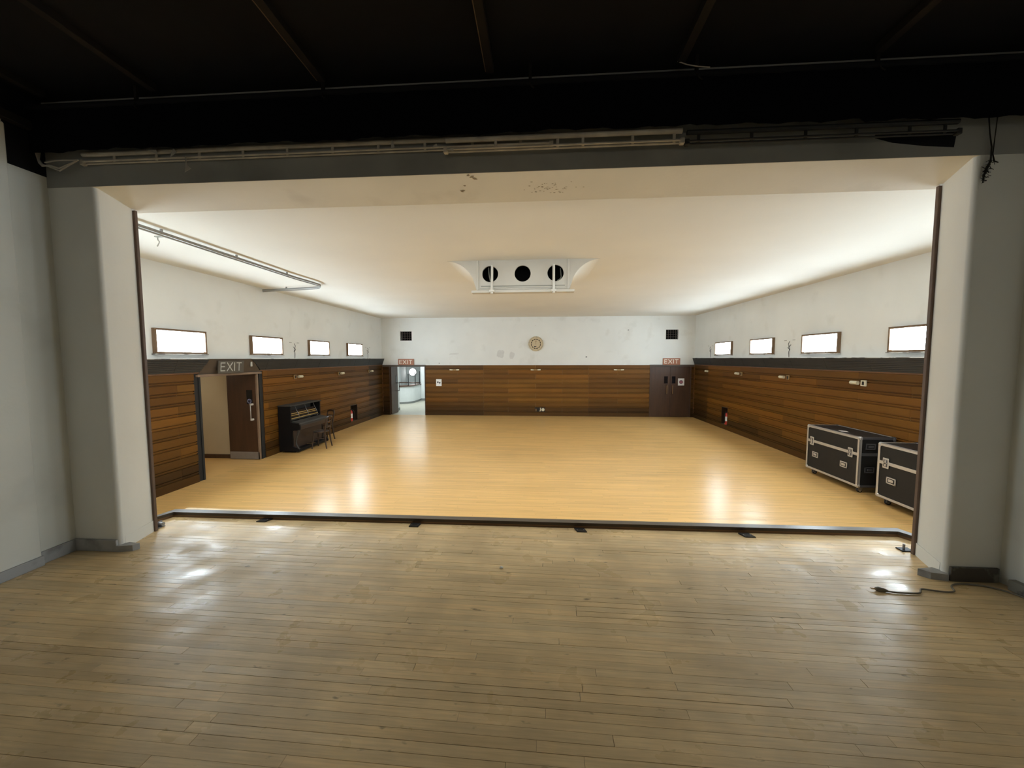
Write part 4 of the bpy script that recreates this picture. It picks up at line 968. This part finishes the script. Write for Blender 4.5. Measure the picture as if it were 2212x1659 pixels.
extinguisher('red fire extinguisher in the recess beyond the flight cases', PR_ + .03, 13.45, -1, -.03)

# ------------------------------------------------------------------ flight cases
def flight_case(lab, x0, x1, y0, y1, zb, zt):
    e = thing('flight_case', lab, 'flight case', ((x0 + x1) / 2, (y0 + y1) / 2, 0), 'flight cases by the right wall')
    zs = zb + (zt - zb) * 0.655
    t = 0.018; wd = 0.042
    obj('base_box', MB().box(x0 + t * .5, x1 - t * .5, y0 + t * .5, y1 - t * .5, zb + t * .5, zs - .004), 'case', e)
    obj('lid', MB().box(x0 + t * .5, x1 - t * .5, y0 + t * .5, y1 - t * .5, zs + .004, zt - t * .5), 'case', e)
    def ang(a, b, ax):  # angle extrusion along an axis at a corner
        pass
    k = 0.004
    for (xa, xb2) in ((x0, x0 + wd), (x1 - wd, x1)):
        for (z0, z1) in ((zb, zb + wd), (zt - wd, zt)):
            xo = x0 if xa == x0 else x1; zo = zb if z0 == zb else zt
            m = MB()
            m.box(min(xo, xo + (k if xo == x0 else -k)), max(xo, xo + (k if xo == x0 else -k)), y0 + .02, y1 - .02, z0, z1)
            m.box(xa, xb2, y0 + .02, y1 - .02, min(zo, zo + (k if zo == zb else -k)), max(zo, zo + (k if zo == zb else -k)))
            obj('edge_strip', m, 'alu', e)
    for (ya, yb2) in ((y0, y0 + wd), (y1 - wd, y1)):
        for (z0, z1) in ((zb, zb + wd), (zt - wd, zt)):
            yo = y0 if ya == y0 else y1; zo = zb if z0 == zb else zt
            m = MB()
            m.box(x0 + .02, x1 - .02, min(yo, yo + (k if yo == y0 else -k)), max(yo, yo + (k if yo == y0 else -k)), z0, z1)
            m.box(x0 + .02, x1 - .02, ya, yb2, min(zo, zo + (k if zo == zb else -k)), max(zo, zo + (k if zo == zb else -k)))
            obj('edge_strip', m, 'casegrey' if yo == y0 else 'alu', e)
    for (xa, xb2) in ((x0, x0 + wd), (x1 - wd, x1)):
        for (ya, yb2) in ((y0, y0 + wd), (y1 - wd, y1)):
            xo = x0 if xa == x0 else x1; yo = y0 if ya == y0 else y1
            m = MB()
            m.box(min(xo, xo + (k if xo == x0 else -k)), max(xo, xo + (k if xo == x0 else -k)), ya, yb2, zb + .02, zt - .02)
            m.box(xa, xb2, min(yo, yo + (k if yo == y0 else -k)), max(yo, yo + (k if yo == y0 else -k)), zb + .02, zt - .02)
            obj('edge_strip', m, 'alu' if xo == x0 else 'casegrey', e)
    # tongue-and-groove band around the lid joint
    obj('lid_band', MB().box(x0 - .002, x0 + .006, y0 + wd, y1 - wd, zs - .026, zs + .026, .002), 'alu', e)
    obj('lid_band', MB().box(x0 + wd, x1 - wd, y0 - .002, y0 + .006, zs - .026, zs + .026, .002), 'casegrey', e)
    for x in (x0, x1):
        for y in (y0, y1):
            for z in (zb, zt):
                sx, sy, sz = (1 if x == x0 else -1), (1 if y == y0 else -1), (1 if z == zb else -1)
                o = 0.007; q = 0.060
                obj('ball_corner', MB().box(*sorted((x - sx * o, x + sx * q)), *sorted((y - sy * o, y + sy * q)), *sorted((z - sz * o, z + sz * q)), .018), 'alu' if x == x0 else 'casegrey', e)
    ly = (y0 + 0.19, y1 - 0.16)
    for yc in ly:   # butterfly latches on the long face
        b = obj('latch', MB().box(x0 - .008, x0 + .002, yc - .055, yc + .055, zs - .085, zs + .085, .006), 'alu', e)
        obj('latch_dish', MB().box(x0 - .0095, x0 - .0078, yc - .036, yc + .036, zs - .058, zs + .058), 'casegrey', b)
        obj('butterfly', MB().box(x0 - .016, x0 - .009, yc - .026, yc + .026, zs - .010, zs + .010, .003).cyl((x0 - .016, yc, zs), (x0 - .008, yc, zs), .018, 10).box(x0 - .013, x0 - .009, yc - .012, yc + .012, zs - .05, zs + .05), 'alu', b)
    def dish(face, c0, zc, mtl, w2=.085, h2=.055):
        if face == 'x':
            m = MB(); xx = (x0 - .007, x0 + .002)
            m.box(*xx, c0 - w2, c0 + w2, zc + h2 - .02, zc + h2, .003).box(*xx, c0 - w2, c0 + w2, zc - h2, zc - h2 + .02, .003).box(*xx, c0 - w2, c0 - w2 + .022, zc - h2, zc + h2, .003).box(*xx, c0 + w2 - .022, c0 + w2, zc - h2, zc + h2, .003)
            p = obj('handle', m, mtl, e)
            obj('handle_dish', MB().box(x0 - .003, x0 + .001, c0 - w2 + .02, c0 + w2 - .02, zc - h2 + .018, zc + h2 - .018), 'case', p)
            obj('grip', MB().box(x0 - .012, x0 - .004, c0 - .045, c0 + .045, zc - .020, zc + .024, .004), 'alu', p)
        else:
            m = MB(); yy = (y0 - .007, y0 + .002)
            m.box(c0 - w2, c0 + w2, *yy, zc + h2 - .02, zc + h2, .003).box(c0 - w2, c0 + w2, *yy, zc - h2, zc - h2 + .02, .003).box(c0 - w2, c0 - w2 + .022, *yy, zc - h2, zc + h2, .003).box(c0 + w2 - .022, c0 + w2, *yy, zc - h2, zc + h2, .003)
            p = obj('handle', m, mtl, e)
            obj('handle_dish', MB().box(c0 - w2 + .02, c0 + w2 - .02, y0 - .003, y0 + .001, zc - h2 + .018, zc + h2 - .018), 'rubber', p)
            obj('grip', MB().box(c0 - .045, c0 + .045, y0 - .012, y0 - .004, zc - .020, zc + .020, .004), 'casegrey', p)
    dish('x', y0 + 0.33, zb + .33, 'alu'); dish('x', y1 - 0.27, zb + .33, 'alu')
    xc = x0 + .19
    dish('y', xc, zt - .17, 'casegrey'); dish('y', xc, zb + .32, 'casegrey')
    for x in (x0 + .10, x1 - .10):
        for y in (y0 + .09, y1 - .11):
            c = obj('caster', MB().box(x - .045, x + .045, y - .045, y + .045, zb - .008, zb, .002).box(x - .028, x + .04, y - .024, y - .018, .04, zb - .006).box(x - .028, x + .04, y + .018, y + .024, .04, zb - .006), 'greymetal', e)
            obj('wheel', MB().cyl((x + .012, y - .016, .042), (x + .012, y + .016, .042), .042, 20), 'rubber', c)
            obj('hub', MB().cyl((x + .012, y - .0185, .042), (x + .012, y + .0185, .042), .022, 14), 'alu', c)
    pl = obj('paper_label', MB().add([(x0 + .10, y0 + .56, zt + .001), (x0 + .19, y0 + .50, zt + .001), (x0 + .23, y0 + .60, zt + .001), (x0 + .13, y0 + .68, zt + .001), (x0 + .10, y0 + .56, zt + .002), (x0 + .19, y0 + .50, zt + .002), (x0 + .23, y0 + .60, zt + .002), (x0 + .13, y0 + .68, zt + .002)],
        [(0, 1, 2, 3), (4, 5, 6, 7), (0, 1, 5, 4), (1, 2, 6, 5), (2, 3, 7, 6), (3, 0, 4, 7)]), 'white', e)
    return e
flight_case('black wheeled flight case, whole length in view, farther from the stage', 5.72, 6.33, 7.152, 8.49, .118, 1.03)
flight_case('black wheeled flight case cut off by the right pier, nearer the stage', 5.70, 6.31, 5.42, 6.757, .118, 1.03)

# ------------------------------------------------------------------ piano
pn = thing('upright_piano', 'battered black upright piano with its upper front panel missing', 'piano', (-6.45, 10.1, 0))
PX, PF, PK = -6.735, -6.405, -6.155; PY0, PY1 = 9.42, 10.80
side = [(PX, .03), (-6.20, .03), (-6.185, .06), (-6.20, .105), (-6.33, .13), (-6.37, .17), (-6.375, .585), (-6.20, .590), (-6.165, .61), (-6.155, .66), (-6.165, .74), (-6.19, .765), (PF, .785), (PF, 1.205), (PX, 1.205)]
for (a, b) in ((PY0, PY0 + .045), (PY1 - .045, PY1)): obj('side_panel', MB().prism(side, 1, a, b), 'piano', pn)
obj('lid', MB().box(PX - .0, PF + .02, PY0 - .015, PY1 + .015, 1.205, 1.235, .006), 'pianodust', pn)
obj('back_board', MB().box(PX, PX + .02, PY0 + .045, PY1 - .045, .05, 1.2), 'piano', pn)
obj('bottom_board', MB().box(PX, -6.21, PY0 + .045, PY1 - .045, .03, .10, .004), 'piano', pn)
obj('lower_panel', MB().box(-6.385, -6.365, PY0 + .045, PY1 - .045, .10, .585, .003), 'pianobrown', pn)
obj('keybed', MB().box(-6.42, -6.17, PY0 + .045, PY1 - .045, .60, .665, .006), 'piano', pn)
m = MB().prism([(-6.42, .80), (-6.40, .812), (-6.20, .772), (-6.168, .745), (-6.165, .665), (-6.19, .665), (-6.2, .735), (-6.42, .775)], 1, PY0 + .046, PY1 - .046)
obj('fallboard', m, 'pianodust', pn)
obj('key_slip', MB().box(-6.172, -6.16, PY0 + .046, PY1 - .046, .60, .70, .003), 'pianobrown', pn)
third = (PY1 - PY0 - .12) / 3
for i in range(3):
    ya = PY0 + .06 + third * i; yb = ya + third - .012
    obj('hammer_rail', MB().box(-6.55, -6.52, ya, yb, .975, 1.00, .003), 'actionwood', pn)
    obj('hammer_rail', MB().box(-6.52, -6.49, ya, yb, .935, .955, .003), 'actionwood', pn)
    obj('key_rail', MB().box(-6.48, -6.44, ya, yb, .862, .885, .003), 'actionwood', pn)
    obj('felt_strip', MB().box(-6.50, -6.47, ya, yb, .905, .918), 'pianobrown', pn)
    hm = MB()
    for k in range(16):
        yk = ya + (yb - ya) * (k + .5) / 16
        hm.box(-6.60, -6.56, yk - .007, yk + .007, 1.0, 1.06).box(-6.53, -6.525, yk - .003, yk + .003, .885, .975)
    tag(obj('hammer', hm, 'pianobrown', pn), kind='stuff')
obj('key_rail', MB().box(-6.47, -6.43, PY0 + .05, PY1 - .05, .83, .855, .003), 'pianodust', pn)
for i in range(4):
    y = PY0 + .055 + (PY1 - PY0 - .11) * i / 3
    obj('action_bracket', MB().tube([(-6.46, y, .80), (-6.49, y, .95), (-6.55, y, 1.06), (-6.60, y, 1.19)], .008, 6), 'greymetal', pn)
obj('string_plate', MB().box(PX + .02, PX + .06, PY0 + .05, PY1 - .05, .10, 1.18), 'pianodust', pn)
for y in (PY0 + .022, PY1 - .022):
    obj('leg', MB().tube(smooth([(-6.20, y, .60), (-6.225, y, .50), (-6.265, y, .40), (-6.285, y, .28), (-6.27, y, .19), (-6.235, y, .13), (-6.20, y, .10)]), [.030] * 6 + [.026] * 6 + [.022] * 6 + [.018] * 6 + [.018] * 6 + [.024] * 6 + [.02], 8), 'pianodust', pn)
for y in (PY0 + .03, PY1 - .03):
    for x in (-6.66, -6.26): obj('caster', MB().cyl((x, y - .012, .02), (x, y + .012, .02), .02, 10).box(x - .012, x + .012, y - .015, y + .015, .02, .035), 'brass', pn)
for dy in (-.09, .06): obj('pedal', MB().box(-6.365, -6.22, 10.11 + dy - .022, 10.11 + dy + .022, .105, .118, .004), 'brass', pn)

# bentwood chairs
def chair(lab, cx, cy, rot):
    e = thing('bentwood_chair', lab, 'chair', (cx, cy, 0), 'bentwood chairs by the piano')
    def G(p): return (cx + p[0], cy + p[1], p[2])
    # local: facing -x, back at +x
    m = MB(); n = 28; vs = []; fs = []
    ring = [(0.195 * cos(a) * (1 - .04 * cos(a)), 0.195 * sin(a)) for a in [2 * pi * i / n for i in range(n)]]
    for sc_, z in ((.9, .435), (1, .44), (1, .462), (.92, .468), (.85, .458)):
        vs += [G((p[0] * sc_, p[1] * sc_, z)) for p in ring]
    for r_ in range(4):
        for i in range(n): fs.append((r_ * n + i, r_ * n + (i + 1) % n, (r_ + 1) * n + (i + 1) % n, (r_ + 1) * n + i))
    fs += [tuple(range(n))[::-1], tuple(4 * n + i for i in range(n))]
    m.add(vs, fs); m.sm = True
    obj('seat', m, 'chair', e)
    for sy in (-1, 1):
        obj('leg', MB().tube([G((-.145, sy * .13, .44)), G((-.16, sy * .15, .25)), G((-.185, sy * .185, 0))], [.020, .019, .016], 8), 'chair', e)
        obj('leg', MB().tube(smooth([G((.20, sy * .175, 0)), G((.17, sy * .155, .22)), G((.155, sy * .15, .44)), G((.18, sy * .155, .60)), G((.215, sy * .155, .78)), G((.222, sy * .145, .85))], 4), [.017] * 4 + [.020] * 8 + [.019] * 8 + [.016], 8), 'chair', e)
    top = [G((.222, -.15, .845)), G((.240, -.08, .868)), G((.246, 0, .875)), G((.240, .08, .868)), G((.222, .15, .845))]
    tm = MB(); sp = smooth(top, 4)
    vs = []; 
    for p in sp: vs += [p + Vector((-.012, 0, -.035)), p + Vector((.012, 0, -.035)), p + Vector((.014, 0, .015)), p + Vector((-.010, 0, .015))]
    fs = [(0, 1, 2, 3), tuple(4 * (len(sp) - 1) + i for i in range(4))]
    for i in range(len(sp) - 1):
        for k in range(4): fs.append((4 * i + k, 4 * i + (k + 1) % 4, 4 * i + 4 + (k + 1) % 4, 4 * i + 4 + k))
    tm.add(vs, fs)
    obj('top_rail', tm, 'chair', e)
    for z, xo in ((.72, .203), (.57, .176)): obj('back_slat', MB().tube(smooth([G((xo, -.15, z)), G((xo + .02, 0, z + .005)), G((xo, .15, z))], 4), .011, 6), 'chair', e)
    obj('seat_ring', MB().tube([G((.135 * cos(a), .135 * sin(a) * 1.02, .27)) for a in [2 * pi * i / 20 for i in range(20)]], .009, 6, closed=True), 'chair', e)
    e.rotation_euler = (0, 0, rot)
    return e
chair('dark bentwood chair with its back to the room, pulled up to the piano keys', -5.965, 10.07, radians(6))
chair('dark bentwood chair half hidden beyond the end of the piano', -6.45, 11.07, radians(64))
